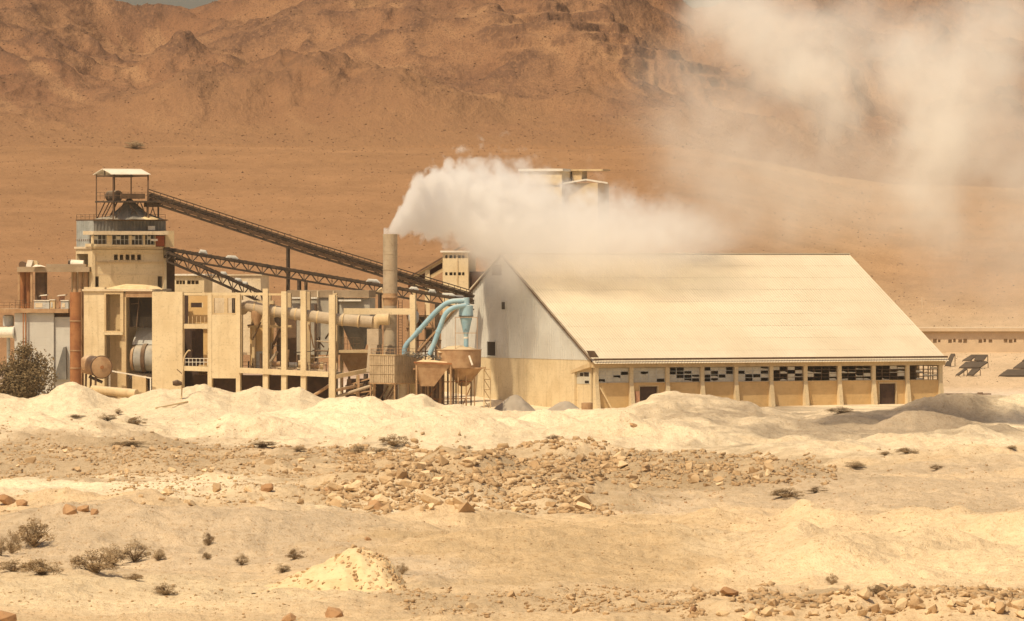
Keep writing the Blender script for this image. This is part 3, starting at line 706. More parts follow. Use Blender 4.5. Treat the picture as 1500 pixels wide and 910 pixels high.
heap('pale_heap', 'gravel_yellow', [(150, 321.2, 1207.6, .6, V.z(321.4)), (172, 319, 1208, .9, V.z(321.4)), (205, 316.5, 1208.8, 1.0, V.z(321.4)), (220, 315.8, 1209.2, 1.0, V.z(321.4)), (232, 321, 1210, .6, V.z(321.4))],
     'pale line of spilled lime along the hopper edge', 'spill heap', 4)
# headframe with canopy
X = Fr(166, 1205.5, -28)
hf = thing('headframe', 'steel headframe with a light pitched canopy over the conveyor head', 'headframe', X.pt(166, 322))
dF = X.s_at(217); dep = 7.0
zt_ = X.z(255); zb_ = X.z(321.3)
for (d, o) in ((0, 0), (dF, 0), (0, dep), (dF, dep), (dF * .52, dep)):
    MB().bar(X.at(d, zb_, o), X.at(d, zt_, o), .26 if o == 0 else .2).build('post', 'brown_steel', hf)
mb = MB(); zr_ = zt_ + .95
for side in (0, 1):
    o_e, o_r = (-.4, dep / 2) if side == 0 else (dep + .4, dep / 2)
    MB().hexa([X.at(-.5, zt_ - .1, o_e), X.at(dF + .3, zt_ - .1, o_e), X.at(dF + .3, zr_ - .1, o_r), X.at(-.5, zr_ - .1, o_r),
               X.at(-.5, zt_, o_e), X.at(dF + .3, zt_, o_e), X.at(dF + .3, zr_, o_r), X.at(-.5, zr_, o_r)]).build('canopy_sheet', 'white_paint', hf)
for (p_, q_) in (((0, zt_ - .3, 0), (dF, zt_ - .3, 0)), ((0, zt_ - .3, dep), (dF, zt_ - .3, dep)), ((0, zt_ - .3, 0), (0, zt_ - .3, dep)), ((dF, zt_ - .3, 0), (dF, zt_ - .3, dep)),
                 ((0, zt_ - .25, dep / 2), (0, zr_ - .2, dep / 2))):
    MB().bar(X.at(*p_), X.at(*q_), .22).build('tie_beam', 'dark_steel', hf)
mb = MB(); X.box(mb, 181, 200, 256, 259.5, 1.5, 4.5); mb.build('hoist_block', 'dark_steel', hf)
zd = X.z(294)
mb = MB(); X.mbox(mb, -.2, dF + 2.6, zd - .3, zd, -.4, dep + .2); mb.build('deck', 'dark_steel', hf)
mb = MB(); rail(X, mb, 166, 217, 281.5, 292, -.35, 5, .04); XL = X.side_left(166); rail(XL, mb, pxof(XL.at(-dep, 0)), 166, 281.5, 292, -.1, 4, .04); mb.build('railing', 'brown_steel', hf)
mb = MB(); mb.tube([X.at(1.2, X.z(287), .6), X.at(1.2, X.z(287), 4.0)], .95, 18); mb.build('head_drum', 'dark_steel', hf, True)
mb = MB(); X.box(mb, 178, 214, 283.5, 291, .4, 3.6); mb.build('drive_housing', 'brown_steel', hf)
for (xa, ya, xb, yb, o) in ((170, 320, 184, 295, .2), (184, 295, 172, 320, 3.4), (186, 295, 202, 314, .2), (193, 314, 205, 295, .3), (206, 295, 216, 320, .2), (199, 320, 207, 296, 3.8)):
    MB().bar(X.pt(xa, ya, o), X.pt(xb, yb, o), .2).build('brace', 'dark_steel', hf)
for (xa, ya, xb, yb) in ((140, 320, 152, 295), (146, 320, 158, 296), (150, 320, 162, 297)):
    MB().bar(XL.pt(xa, ya, .3), XL.pt(xb, yb, .3), .16).build('brace', 'brown_steel', hf)
for x in (219.5, 235.5): MB().bar(X.pt(x, 321, 1), X.pt(x, 294, 1), .3).build('post', 'dark_steel', hf)
for (xa, xb) in ((222, 228), (232.5, 227)): MB().bar(X.pt(xa, 320, 1), X.pt(xb, 303, 1), .16).build('brace', 'dark_steel', hf)
bx(X, 218, 237, 294, 303, .7, 2, 'chute', 'dark_steel', hf)

# ---------------------------------------------------------------- process building
A = Fr(486, 1190, 14)
pb = thing('process_building', 'cream process building with tall blank slab beside the open kiln bay', 'building', A.pt(200, 590))
bx(A, 123, 153, 421, 600, 0, 1.2, 'wall', 'cream', pb); bx(A, 223.5, 268, 428, 600, -.3, 1.0, 'wall_slab', 'cream', pb)
bx(A, 177.5, 184, 430, 600, .2, .9, 'pillar', 'cream_dull', pb)
bx(A, 153.2, 177.3, 491.7, 600, 3.2, 3.6, 'recess_wall', 'cream_dull', pb)
bay = bx(A, 152.5, 181, 488, 491.5, -.5, 1.6, 'bay_sill', 'cream', pb)
mb = MB(); A.wall(mb, 153.2, 181, 427, 487.8, [(155.5, 176.5, 431.5, 485.5)], .5, -.2); mb.build('bay_frame', 'cream_dull', pb)
mb = MB(); A.box(mb, 155, 179, 431, 487, 2.2, 2.4); mb.build('opening_backing', 'cream_dull', pb)
mb = MB(); A.box(mb, 166, 173, 450, 484, 1.9, 2.19); mb.build('shutter_panel', 'cream_dull', pb)
bx(A, 121, 224, 424, 427, -.4, 11, 'roof_slab', 'concrete', pb); bx(A, 184.2, 223.3, 427.2, 436, -.1, .4, 'girder', 'rust_dusty', pb)
bx(A, 123, 268, 429, 600, 11, 11.4, 'back_wall', 'dark_door_shade', pb); bx(A, 184.3, 223.2, 436.2, 480, 1.9, 2.2, 'bay_shade_sheet', 'void_shade', pb); bx(A, 184.3, 223.2, 480.2, 600, 8, 8.3, 'inner_wall', 'dark_door_shade', pb)  # near-black sheet and dark walls paint the shade inside the bay
mb = MB(); mb.hexa([A.pt(186, 506, 3), A.pt(222, 506, 3), A.pt(222, 506, 7), A.pt(186, 506, 7), A.pt(186, 481, 6), A.pt(222, 481, 4), A.pt(222, 481, 7), A.pt(186, 481, 7)]); mb.build('chute_plate', 'pale_steel', pb)
mb = MB()
for (xa, ya, xb, yb) in ((186, 440, 186, 480), (200, 437, 196, 480), (188, 446, 200, 445)): mb.bar(A.pt(xa, ya, 1.5), A.pt(xb, yb, 1.5), .16)
mb.build('inner_strut', 'brown_steel', pb)
heap('roof_sand', 'gravel_yellow', [(146, 424, 1202.5, 1, A.z(424.2)), (165, 420.5, 1204, 3, A.z(424.2)), (185, 416.5, 1204, 3.4, A.z(424.2)), (215, 417, 1203, 3.4, A.z(424.2)), (232, 420, 1203.5, 2, A.z(424.2)), (239, 424, 1203, 1, A.z(424.2))],
     'pale sand piled on the flat roof over the kiln bay', 'sand heap', 8)
kiln = thing('rotary_kiln', 'rotary kiln drum with a dark riding ring lying in the open bay', 'kiln', A.pt(205, 560, 2))
ax = lambda px, o=3.0: A.pt(px, 527, o)
mb = MB(); mb.tube([ax(192), ax(193), ax(240)], [2.0, 2.35, 2.35], 28); mb.build('drum', 'kiln_grey', kiln, True)
mb = MB(); mb.tube([ax(204), ax(209.5)], 2.62, 28); mb.build('riding_ring', 'brown_steel', kiln, True)
mb = MB(); mb.tube([ax(188), ax(191.5)], 2.2, 28); mb.build('end_hood', 'rust_dusty', kiln, True)
mb = MB(); A.box(mb, 186, 226, 549, 556, 1.0, 5.0); mb.build('roller_base', 'dark_steel', kiln)
bx(A, 192, 212, 552, 595, .6, 1.6, 'plinth', 'cream_dull', kiln)
mb = MB(); rail(A, mb, 163, 224, 544, 570, -1.2, 1, .09); o = MB(); o.bar(A.pt(163, 544, -1.4), A.pt(225, 555, -1.4), .22); o.bar(A.pt(164, 544, -1.4), A.pt(164, 575, -1.4), .3); o.bar(A.pt(224, 555, -1.4), A.pt(224, 585, -1.4), .2)
tag(o.build('guard_rail', 'white_paint'), 'white sloping guard rail in front of the kiln bay', 'guard rail')
mb = MB()
mb.tube([P(135, 571, 1150), P(200, 577, 1146)], .75, 14); tag(mb.build('lying_pipe', 'cream_dull', smooth=True), 'fat pale pipe lying half buried in the sand bank', 'pipe')

# big fan casing beside the rusty stack
fan = thing('fan_casing', 'round flanged fan drum facing outwards beside the rusty stack', 'fan', P(145, 575, 1193))
c_ = P(148, 538, 1192); axd = Vector((.42, -.9, 0)).normalized()
mb = MB(); mb.tube([c_ - axd * 4.5 + Vector((-.6, 0, .4)), c_], [1.65, 1.7], 26); mb.build('drum', 'rust_dusty', fan, True)
mb = MB(); mb.tube([c_, c_ + axd * .3], 2.0, 28); mb.build('flange', 'brown_steel', fan, True)
mb = MB(); mb.tube([c_ + axd * .3, c_ + axd * .36, c_ + axd * .36], [1.85, 1.75, .5], 28); mb.build('cover_plate', 'rust_dusty', fan, True)
mb = MB(); mb.tube([c_ + axd * .36, c_ + axd * .6], .32, 12); mb.build('hub', 'rust', fan, True)
for k in range(3):
    mb = MB(); p = c_ - axd * (4.5 * k / 2) ; mb.bar(p + Vector((-.9, 0, -1.2)), p + Vector((-1.0, 0, -4.6)), .35); mb.build('leg', 'brown_steel', fan)
mb = MB(); mb.bar(c_ + Vector((-2.1, .6, -1.6)), c_ + Vector((.2, .6, -2.6)), .5); mb.build('saddle', 'dark_steel', fan)

# rusty stack
st = thing('rusty_stack', 'short rust red stack standing at the left of the works', 'stack', P(110.5, 600, 1190))
c_ = P(110.5, 500, 1190); zz = lambda py: H - (py - HY) * 1190 / F
mb = MB(); mb.lathe((c_.x, c_.y), [(.96, zz(600)), (.96, zz(428)), (.86, zz(428)), (.84, zz(431))], 22); mb.build('shaft', 'rust', st, True)
for py in (470, 513.5, 539): mb = MB(); mb.lathe((c_.x, c_.y), [(.96, zz(py + 1)), (1.05, zz(py + 1)), (1.05, zz(py - .6)), (.96, zz(py - .6))], 22); mb.build('ring', 'rust_dusty', st, True)

# ---------------------------------------------------------------- left platform, tanks
D = Fr(130, 1204, 6)
pl = thing('equipment_platform', 'high concrete deck on rusty columns at the far left carrying drums', 'platform', D.pt(75, 600))
bx(D, 25, 131, 391, 398.5, 0, 6, 'deck', 'concrete_dark', pl); bx(D, 66, 124, 387, 390.9, 1.0, 5.8, 'kerb_wall', 'concrete_dark', pl)
bx(D, 0, 102, 452.5, 458.5, -1.5, 6, 'lower_deck', 'rust_dusty', pl)
for x in (27, 45.5): bx(D, x - 1.5, x + 1.5, 398.7, 452.3, .3, .7, 'column', 'rust_dusty', pl)
for x in (30, 38): mb = MB(); mb.tube([D.pt(x, 452, 2.4), D.pt(x, 398.8, 2.4)], .52, 14); mb.build('riser_pipe', 'rust', pl, True)
for x in (107, 115, 123): mb = MB(); mb.tube([D.pt(x, 600, 2.0), D.pt(x, 398.8, 2.0)], .42, 12); mb.build('riser_pipe', 'rust_dusty', pl, True)
bx(D, 99, 103.5, 398.7, 600, 4, 4.5, 'column', 'cream', pl); bx(D, 126, 130, 398.7, 600, 4, 4.6, 'column', 'brown_steel', pl)
mb = MB(); mb.tube([D.pt(56, 452.2, 3), D.pt(56, 399, 3)], 1.05, 20); mb.build('settling_tank', 'brown_steel', pl, True)
mb = MB(); rail(D, mb, 25, 40, 440, 452, -1.3, 3); rail(D, mb, 0, 48, 443, 452, -1.4, 6, .03); mb.build('railing', 'brown_steel', pl)
for x in (36, 39.5): mb = MB(); mb.bar(D.pt(x, 600, -1.3), D.pt(x, 446, -1.3), .2); mb.build('ladder_rail', 'rust', pl)
mb = MB(); mb.tube([D.pt(100, 386, 2.4), D.pt(101, 386, 2.4), D.pt(119, 387, 2.4), D.pt(120, 387, 2.4)], [.5, .66, .66, .5], 18); dr = tag(mb.build('white_drum', 'white_paint', smooth=True), 'white horizontal drum lying on the high left deck', 'drum')
mb = MB(); mb.tube([D.pt(97, 385.5, 2.4), D.pt(100, 385.7, 2.4)], .62, 16); mb.build('end_cap', 'dark_steel', dr, True)
fb = thing('fan_box', 'white boxed blower with a round side on the corner of the high deck', 'blower', D.pt(44, 391, 1))
mb = MB(); mb.hexa([D.pt(37, 390.8, .4), D.pt(45, 390.8, .4), D.pt(45, 390.8, 2), D.pt(37, 390.8, 2), D.pt(40, 381, .4), D.pt(47.5, 381.5, .4), D.pt(47.5, 381.5, 2), D.pt(40, 381, 2)]); mb.build('casing', 'white_paint', fb)
mb = MB(); mb.tube([D.pt(49, 387, .9), D.pt(49, 387, 1.9)], .62, 16); mb.build('volute', 'cream_dull', fb, True)
mb = MB(); mb.tube([D.pt(31, 388, .9), D.pt(31, 388, 1.9)], .6, 16); mb.build('impeller_cover', 'brown_steel', fb, True)
heap('sack_heap', 'white_paint', [(48, 390.8, 1204.5, .3, D.z(391)), (53, 387.5, 1204.6, .5, D.z(391)), (60, 388.5, 1204.6, .5, D.z(391)), (66, 390.9, 1204.6, .3, D.z(391))], 'pale loose spill beside the blower on the high deck', 'spill heap', 11)
for i, (x0, x1, y0, mat, lab) in enumerate(((51, 73, 441, 'pale_steel', 'wide grey cabinet on the lower left deck'), (74, 81, 440, 'cream_dull', 'narrow tan cabinet between two grey ones on the lower left deck'), (90, 101, 441, 'pale_steel', 'grey cabinet beside the rusty stack on the lower deck'))):
    cb = thing('cabinet', lab, 'cabinet', D.pt(x0, 452.3, 0), 'cabinets on the lower deck')
    bx(D, x0, x1, y0, 452.3, -.6, .8, 'body', mat, cb); bx(D, x0 - .5, x1 + .5, y0 - 1.2, y0 - .1, -.75, .95, 'lid', 'white_paint', cb)
    bx(D, x0 + 1.5, x0 + (x1 - x0) * .55, y0 + 3, 450.5, -.66, -.605, 'door', 'pale_steel' if mat != 'pale_steel' else 'concrete', cb)
for x0, x1, lab in ((55, 67, 'pale flat roof plate over the wide grey cabinet'), (81, 94, 'pale flat roof plate nearest the rusty stack')):
    cv = thing('motor_cover', lab, 'cover', D.pt((x0 + x1) / 2, 440, 1.8), 'flat covers on the lower deck')
    mb = MB(); mb.hexa([D.pt(x0, 434.2, 1.2), D.pt(x1, 433, 1.2), D.pt(x1, 433, 3), D.pt(x0, 434.2, 3), D.pt(x0 + 3, 432.3, 1.2), D.pt(x1, 431.5, 1.2), D.pt(x1, 431.5, 3), D.pt(x0 + 3, 432.3, 3)]); mb.build('plate', 'white_paint', cv)
    mb = MB(); mb.bar(D.pt((x0 + x1) / 2, 452.3, 2.2), D.pt((x0 + x1) / 2, 434, 2.2), .9); mb.build('stand', 'door_pink', cv)
tk = thing('steel_tank', 'pale blue grey steel tank block under the lower left deck', 'tank', D.pt(60, 600, 0))
bx(D, 22, 79.5, 459, 600, -.6, 6, 'wall', 'clad_grey', tk); bx(D, 79.7, 103, 464.5, 600, -.1, 6, 'side_wall', 'clad_grey', tk); bx(D, 79.7, 103, 458.7, 464.3, .6, 5.5, 'rim', 'brown_steel', tk)
mb = MB(); mb.hexa([D.pt(80, 556, -1.0), D.pt(98.5, 556, -1.0), D.pt(98.5, 556, -.15), D.pt(80, 556, -.15), D.pt(94, 509, -1.0), D.pt(97.5, 508, -1.0), D.pt(97.5, 508, -.15), D.pt(94, 509, -.15)]); mb.build('chute', 'hopper_dark', tk)
hp = thing('white_duct', 'fat white horizontal duct entering from the left edge', 'duct', D.pt(10, 487, -1))
mb = MB(); mb.tube([D.pt(-60, 487, -.2), D.pt(21.8, 487, -.2)], .95, 20); mb.build('barrel', 'white_paint', hp, True)
mb = MB(); mb.tube([D.pt(20, 487, -.2), D.pt(21.9, 487, -.2)], 1.1, 20); mb.build('flange', 'pale_steel', hp, True)
mb = MB(); c_ = D.pt(10, 480, 1.5); mb.lathe((c_.x, c_.y), [(.95, D.z(478)), (.95, D.z(463)), (.5, D.z(461.5))], 20); mb.lathe((c_.x, c_.y), [(.3, D.z(600)), (.3, D.z(478.2))], 8)
tag(mb.build('grey_vat', 'pale_steel', smooth=True), 'upright grey vat above the white duct at the left edge', 'vat')

# ---------------------------------------------------------------- concrete frame in the middle
fm = thing('concrete_frame', 'open cream concrete frame of tall posts and floor beams between slab and chimney', 'frame building', A.pt(380, 590))
for (x, yt, yb, w_) in ((307, 430, 590, 6), (348.5, 430, 590, 6), (388.5, 423, 590, 7.5), (415.5, 427, 590, 7.5), (444, 426, 590, 7.5), (486, 432, 606, 9)):
    bx(A, x - w_ / 2, x + w_ / 2, yt, yb, 0, .9, 'post', 'cream', fm)
for (x, yt, w_) in ((330, 430, 6), (372, 430, 6), (402, 430, 6), (430, 428, 6), (470, 430, 6)): bx(A, x - w_ / 2, x + w_ / 2, yt, 600, 9, 9.7, 'post', 'cream_dull', fm)
bx(A, 592 - 4, 592 + 4, 432, 600, 5.5, 6.3, 'post', 'cream', fm)
def slopebeam(x0, y0, x1, y1, hp_, o0, o1, name, mat, par, fr=A):
    a_, b_ = fr.s_at(x0), fr.s_at(x1); h = hp_ * PX
    return MB().hexa([fr.at(a_, fr.z(y0) - h, o0), fr.at(b_, fr.z(y1) - h, o0), fr.at(b_, fr.z(y1) - h, o1), fr.at(a_, fr.z(y0) - h, o1),
                      fr.at(a_, fr.z(y0), o0), fr.at(b_, fr.z(y1), o0), fr.at(b_, fr.z(y1), o1), fr.at(a_, fr.z(y0), o1)]).build(name, mat, par)
slopebeam(268.3, 537, 304, 538, 7, .1, .8, 'floor_beam', 'cream', fm); slopebeam(350, 539, 481.3, 544.5, 8, -.25, -.02, 'floor_beam', 'cream', fm)
slopebeam(268.3, 540, 481, 546, 3, 1.0, 8.9, 'floor_slab', 'concrete', fm)
slopebeam(268.3, 475, 304, 475, 7, .1, .8, 'beam', 'cream', fm); slopebeam(268.3, 429, 388, 429, 4, .2, .7, 'beam', 'cream', fm); slopebeam(392, 430, 415, 430, 3, .2, .6, 'beam', 'cream_dull', fm)
bx(A, 310.3, 345.3, 461.5, 555, .05, .6, 'wall_slab', 'cream', fm)
mb = MB(); A.wall(mb, 310.2, 345.4, 433.2, 461.2, [(313, 328, 437, 459), (333, 344, 437, 459)], .4, .15); mb.build('wall', 'cream_dull', fm)
mb = MB(); A.wall(mb, 268.5, 303.8, 433.5, 474.8, [(272, 290, 444, 451)], .3, 3); mb.build('inner_wall', 'ochre', fm)
for k in range(6): bx(A, 268.8 + k * 6, 269.4 + k * 6, 464, 474.8, .3, .4, 'baluster', 'cream_dull', fm)
bx(A, 269, 303.8, 484, 600, 8.9, 9.0, 'back_wall', 'ochre', fm); bx(A, 352, 386, 479, 541, 6, 6.3, 'back_wall', 'ochre', fm); bx(A, 360, 371, 516, 541, 5.8, 5.95, 'panel', 'pale_steel', fm)
bx(A, 288, 303.8, 483, 536, 4, 4.4, 'inner_wall', 'ochre', fm)
bx(A, 269, 480, 551, 600, 6, 6.3, 'basement_wall', 'dark_door_shade', fm)  # shade below the floor is put into this wall's dark colour
slopebeam(490.6, 452, 587.8, 452, 9, 5.6, 6.2, 'tie_beam', 'cream', fm)
MB().bar(A.pt(490, 552, .4), A.pt(548, 538, 9), .6, .7).build('walkway_beam', 'cream_dull', fm); MB().bar(A.pt(491, 572, .4), A.pt(548, 556, 9), .45, .45).build('walkway_beam', 'rust_dusty', fm)
mb = MB(); rail(A, mb, 270, 303, 526, 536.8, .4, 6, .05); mb.build('railing', 'white_paint', fm)
mb = MB(); rail(A, mb, 352, 484, 531, 541.5, 1.6, 14, .035); mb.build('railing', 'brown_steel', fm)
# duct through the frame
du = thing('long_duct', 'fat dusty duct running level through the concrete frame posts', 'duct', A.pt(350, 460, 1.6))
mb = MB(); pts = [A.pt(345, 454, 4.2), A.pt(351, 448, 2.8), A.pt(360, 448, 1.9), A.pt(384, 455, 1.9), A.pt(440, 462, 1.9), A.pt(486, 468, 1.9), A.pt(540, 472, 2.6)]
mb.tube(pts, 1.0, 18); mb.build('barrel', 'stack_paint', du, True)
for x, y in ((368, 450.3), (398, 456.7), (428, 460.5), (460, 464.7), (497, 468.7), (520, 470.5)):
    mb = MB(); mb.tube([A.pt(x, y, 1.95), A.pt(x + 2, y + .25, 1.97)], 1.1, 18); mb.build('flange', 'cream_dull', du, True)
mb = MB(); mb.tube([A.pt(371, 455, 2), A.pt(371, 466, 2), A.pt(371, 477, 2)], [1.0, .95, .35], 14); mb.build('dust_leg', 'rust_dusty', du, True)
mb = MB(); mb.tube([A.pt(404, 462, 2.4), A.pt(404, 470, 2.4), A.pt(406, 478, 2.4)], [1.0, .9, .4], 14); mb.build('dust_leg', 'dark_steel', du, True)
# big grey bin behind the frame
Bf = Fr(545, 1207, 8)
gb = thing('grey_bin', 'large grey bunker with tapering bottoms behind the concrete frame', 'bunker', Bf.pt(480, 590))
bx(Bf, 421, 541, 425.5, 436, -.3, 7, 'rim_wall', 'concrete_dark', gb); bx(Bf, 421.5, 495, 436.2, 520, 0, 6.5, 'wall', 'bin_grey', gb)
bx(Bf, 496, 541, 437, 475, .4, 6.5, 'wall', 'bin_grey', gb)
for x in (441, 466, 489): bx(Bf, x - 1, x + 1, 426, 545, -.55, -.32, 'stiffener', 'concrete', gb)
for (x0, x1) in ((500, 538),):
    mb = MB(); mb.hexa([Bf.pt(x0 + 12, 512, 3), Bf.pt(x1 - 10, 512, 3), Bf.pt(x1 - 10, 512, 5), Bf.pt(x0 + 12, 512, 5), Bf.pt(x0, 475.3, .5), Bf.pt(x1, 475.3, .5), Bf.pt(x1, 475.3, 6.3), Bf.pt(x0, 475.3, 6.3)]); mb.build('hopper_bottom', 'hopper_dark', gb)
bx(Bf, 497, 545, 513, 517, -.6, 5, 'deck', 'cream_dull', gb)
mb = MB(); rail(Bf, mb, 500, 528, 495, 512.8, -.4, 6, .04); mb.build('railing', 'brown_steel', gb)
mb = MB(); mb.hexa([Bf.pt(508, 545, 2), Bf.pt(534, 545, 2), Bf.pt(534, 545, 4), Bf.pt(508, 545, 4), Bf.pt(497, 517.3, .2), Bf.pt(543, 517.3, .2), Bf.pt(543, 517.3, 4.6), Bf.pt(497, 517.3, 4.6)]); mb.build('lower_hopper', 'rust_dusty', gb)
for x in (424, 455, 498, 541): bx(Bf, x - 2, x + 2, 520.5, 602, 1.5, 2.2, 'leg', 'cream_dull', gb)
mb = MB(); mb.tube([Bf.pt(463.5, 446, -.9), Bf.pt(463.5, 530, -.9)], .22, 8); mb.build('downpipe', 'brown_steel', gb, True)
for (x0, x1) in ((425, 442), (449, 466)): bx(Bf, x0, x1, 435.5, 437.8, -1.3, -.6, 'ledge', 'white_paint', gb)
bx(Bf, 497, 530, 439, 441.5, -.9, .35, 'ledge', 'white_paint', gb)
# transfer box and fan behind the chimney
tb = thing('transfer_box', 'dusty steel chute box with curved hood left of the chimney', 'chute', A.pt(545, 560, 3))
bx(A, 533, 550, 482, 505, 2.0, 4.5, 'upper_box', 'stack_paint', tb)
mb = MB(); mb.hexa([A.pt(532, 545, 2), A.pt(543, 545, 2), A.pt(543, 545, 4), A.pt(532, 545, 4), A.pt(535, 505.2, 2), A.pt(548, 505.2, 2), A.pt(548, 505.2, 4.4), A.pt(535, 505.2, 4.4)]); mb.build('chute', 'stack_paint', tb)
mb = MB(); mb.tube([A.pt(540, 482, 3.2), A.pt(541, 474, 3.2), A.pt(547, 468, 3.4), A.pt(562, 468, 3.6)], [.9, .95, 1.0, 1.0], 16); mb.build('hood', 'cream_dull', tb, True)
# small equipment on the floor of the frame and below it
for i, (x, y, o, lab) in enumerate(((424, 541, 3, 'low pump with motor on the frame floor behind the fourth post'), (455, 543, 3.5, 'dusty pump with motor on the frame floor near the corner post'), (400, 540, 2.6, 'dark pump with motor on the frame floor under the dark dust leg'))):
    pmp = thing('pump', lab, 'pump', A.pt(x, y, o), 'pumps on the frame floor')
    c_ = A.pt(x, y - 6, o)
    mb = MB(); mb.tube([c_ + Vector((-.9, 0, 0)), c_ + Vector((.5, 0, 0))], .45, 14); mb.build('motor', 'rust_dusty' if i else 'pale_steel', pmp, True)
    mb = MB(); mb.tube([c_ + Vector((.7, 0, .05)), c_ + Vector((1.2, 0, .05))], .7, 16); mb.build('volute', 'cream_dull', pmp, True)
    mb = MB(); mb.bar(c_ + Vector((-1.2, 0, -.62)), c_ + Vector((1.4, 0, -.62)), .9, .3); mb.build('base', 'concrete', pmp)
for i, (xa, ya, xb, yb, o, lab) in enumerate(((448, 585, 484, 562, 1.5, 'upper slanting rusty pipe under the frame floor'), (455, 592, 540, 565, 2.5, 'long lower slanting pipe below the walkway'), (500, 600, 505, 556, 3, 'leaning upright pipe below the walkway'), (525, 600, 527, 548, 4, 'dark upright pipe beside the mesh cabin'))):
    mb = MB(); mb.tube([A.pt(xa, ya, o), A.pt(xb, yb, o)], .28 if i < 2 else .4, 10); tag(mb.build('steel_pipe', ('rust_dusty', 'stack_paint', 'brown_steel', 'dark_steel')[i], smooth=True), lab, 'pipe')
wh = thing('spoked_wheel', 'rusty spoked wheel on the ground below the walkway', 'wheel', A.pt(531, 597, 1)); c_ = A.pt(531, 590, 1)
ring = [c_ + Vector((math.cos(t) * 1.1, 0, math.sin(t) * 1.1)) for t in [2 * math.pi * k / 20 for k in range(21)]]
mb = MB(); mb.tube(ring, .13, 7, False); mb.build('rim', 'brown_steel', wh, True)
for k in range(5): t = math.pi * k / 5; mb = MB(); v_ = Vector((math.cos(t), 0, math.sin(t))); mb.bar(c_ - v_ * 1.05, c_ + v_ * 1.05, .1); mb.build('spoke', 'brown_steel', wh)

tw = thing('pipework', 'tangle of rusty pipes and struts behind the concrete frame posts', 'pipework', A.pt(400, 545, 5))
rd = random.Random(31)
for k in range(34):
    x = rd.uniform(352, 484); y = rd.uniform(470, 536); o = rd.uniform(2.5, 5.6); v_ = rd.random()
    if v_ < .45: a_, b_ = A.pt(x, y, o), A.pt(x + rd.uniform(-3, 3), min(545, y + rd.uniform(20, 60)), o)
    elif v_ < .75: a_, b_ = A.pt(x, y, o), A.pt(min(484, x + rd.uniform(12, 45)), y + rd.uniform(-3, 3), o)
    else: a_, b_ = A.pt(x, y, o), A.pt(x + rd.uniform(-16, 16), min(545, y + rd.uniform(12, 34)), o + 1)
    mb = MB(); mb.tube([a_, b_], rd.choice((.09, .12, .16, .24)), 7); mb.build('pipe', rd.choice(('rust_dusty', 'brown_steel', 'dark_steel', 'stack_paint')), tw, True)
bx(A, 390, 419, 468, 541, 6.4, 6.7, 'back_wall', 'brown_steel', fm); bx(A, 268.8, 288, 483, 536, 5, 5.3, 'inner_wall', 'dark_door_shade', fm)
bx(A, 352, 387, 441, 446, 5.8, 6.5, 'inner_beam', 'cream_dull', fm); bx(A, 352, 387, 446.2, 478, 6.5, 6.8, 'inner_wall', 'cream_dull', fm)
for x in (359, 380): bx(A, x - 2.5, x + 2.5, 446, 545, 5.2, 5.7, 'inner_post', 'cream_dull', fm)
bx(A, 352, 416, 477, 481, 4.6, 5.1, 'inner_beam', 'cream_dull', fm)
bx(A, 491, 560, 556, 604, 9.5, 9.8, 'shade_backing', 'dark_door_shade', fm)  # dark sheet added behind the clutter to paint its shaded gaps
tre = thing('pipe_trestle', 'low brown timber like trestle crowded below the walkway beside the mesh cabin', 'trestle', A.pt(515, 600, 4))
for k, x in enumerate((495, 503, 511, 518, 527, 535, 541)):
    mb = MB(); mb.bar(A.pt(x, 602, 3 + k % 3), A.pt(x + rd.uniform(-2, 2), 553 - k * 1.2, 3 + k % 3), rd.uniform(.2, .42)); mb.build('post', ('rust_dusty', 'brown_steel', 'cream_dull')[k % 3], tre)
for (xa, ya, xb, yb) in ((492, 592, 512, 562), (505, 562, 528, 596), (520, 590, 543, 566), (492, 580, 543, 572), (498, 566, 540, 553)):
    mb = MB(); mb.bar(A.pt(xa, ya, 3.4), A.pt(xb, yb, 3.4), .22); mb.build('brace', 'rust_dusty', tre)
tr2 = thing('transfer_trestle', 'crowded brown steel trestle with decks between chimney and shed gable', 'trestle', P(618, 600, 1206))
for x in (597, 611, 623, 634, 645):
    for o in (0, 4): mb = MB(); mb.bar(P(x, 600, 1204 + o), P(x, 446 if x > 600 else 455, 1204 + o), .26); mb.build('post', 'brown_steel' if o else 'rust_dusty', tr2)
for y in (462, 480, 498, 514):
    mb = MB(); mb.hexa([P(595, y + 1.6, 1203.6), P(647, y + 1.6, 1203.6), P(647, y + 1.6, 1208.4), P(595, y + 1.6, 1208.4), P(595, y, 1203.6), P(647, y, 1203.6), P(647, y, 1208.4), P(595, y, 1208.4)]); mb.build('deck', 'brown_steel', tr2)
for (xa, ya, xb, yb) in ((597, 514, 611, 498), (611, 498, 597, 480), (611, 514, 623, 498), (623, 480, 611, 462), (623, 514, 634, 498), (634, 498, 645, 480), (645, 514, 634, 498), (634, 480, 623, 462)):
    mb = MB(); mb.bar(P(xa, ya, 1203.8), P(xb, yb, 1203.8), .16); mb.build('brace', 'rust_dusty', tr2)
for (x0, x1, y0, y1) in ((624, 644, 482, 497), (598, 610, 499, 513), (613, 622, 464, 479)):
    mb = MB(); mb.hexa([P(x0, y1, 1205.5), P(x1, y1, 1205.5), P(x1, y1, 1207.5), P(x0, y1, 1207.5), P(x0, y0, 1205.5), P(x1, y0, 1205.5), P(x1, y0, 1207.5), P(x0, y0, 1207.5)]); mb.build('machine_box', 'hopper_dark' if x0 > 600 else 'rust_dusty', tr2)
mb = MB(); mb.hexa([P(585, 604, 1210), P(650, 604, 1210), P(650, 604, 1210.4), P(585, 604, 1210.4), P(585, 532, 1210), P(650, 532, 1210), P(650, 532, 1210.4), P(585, 532, 1210.4)]); mb.build('lower_cladding', 'brown_steel', tr2)

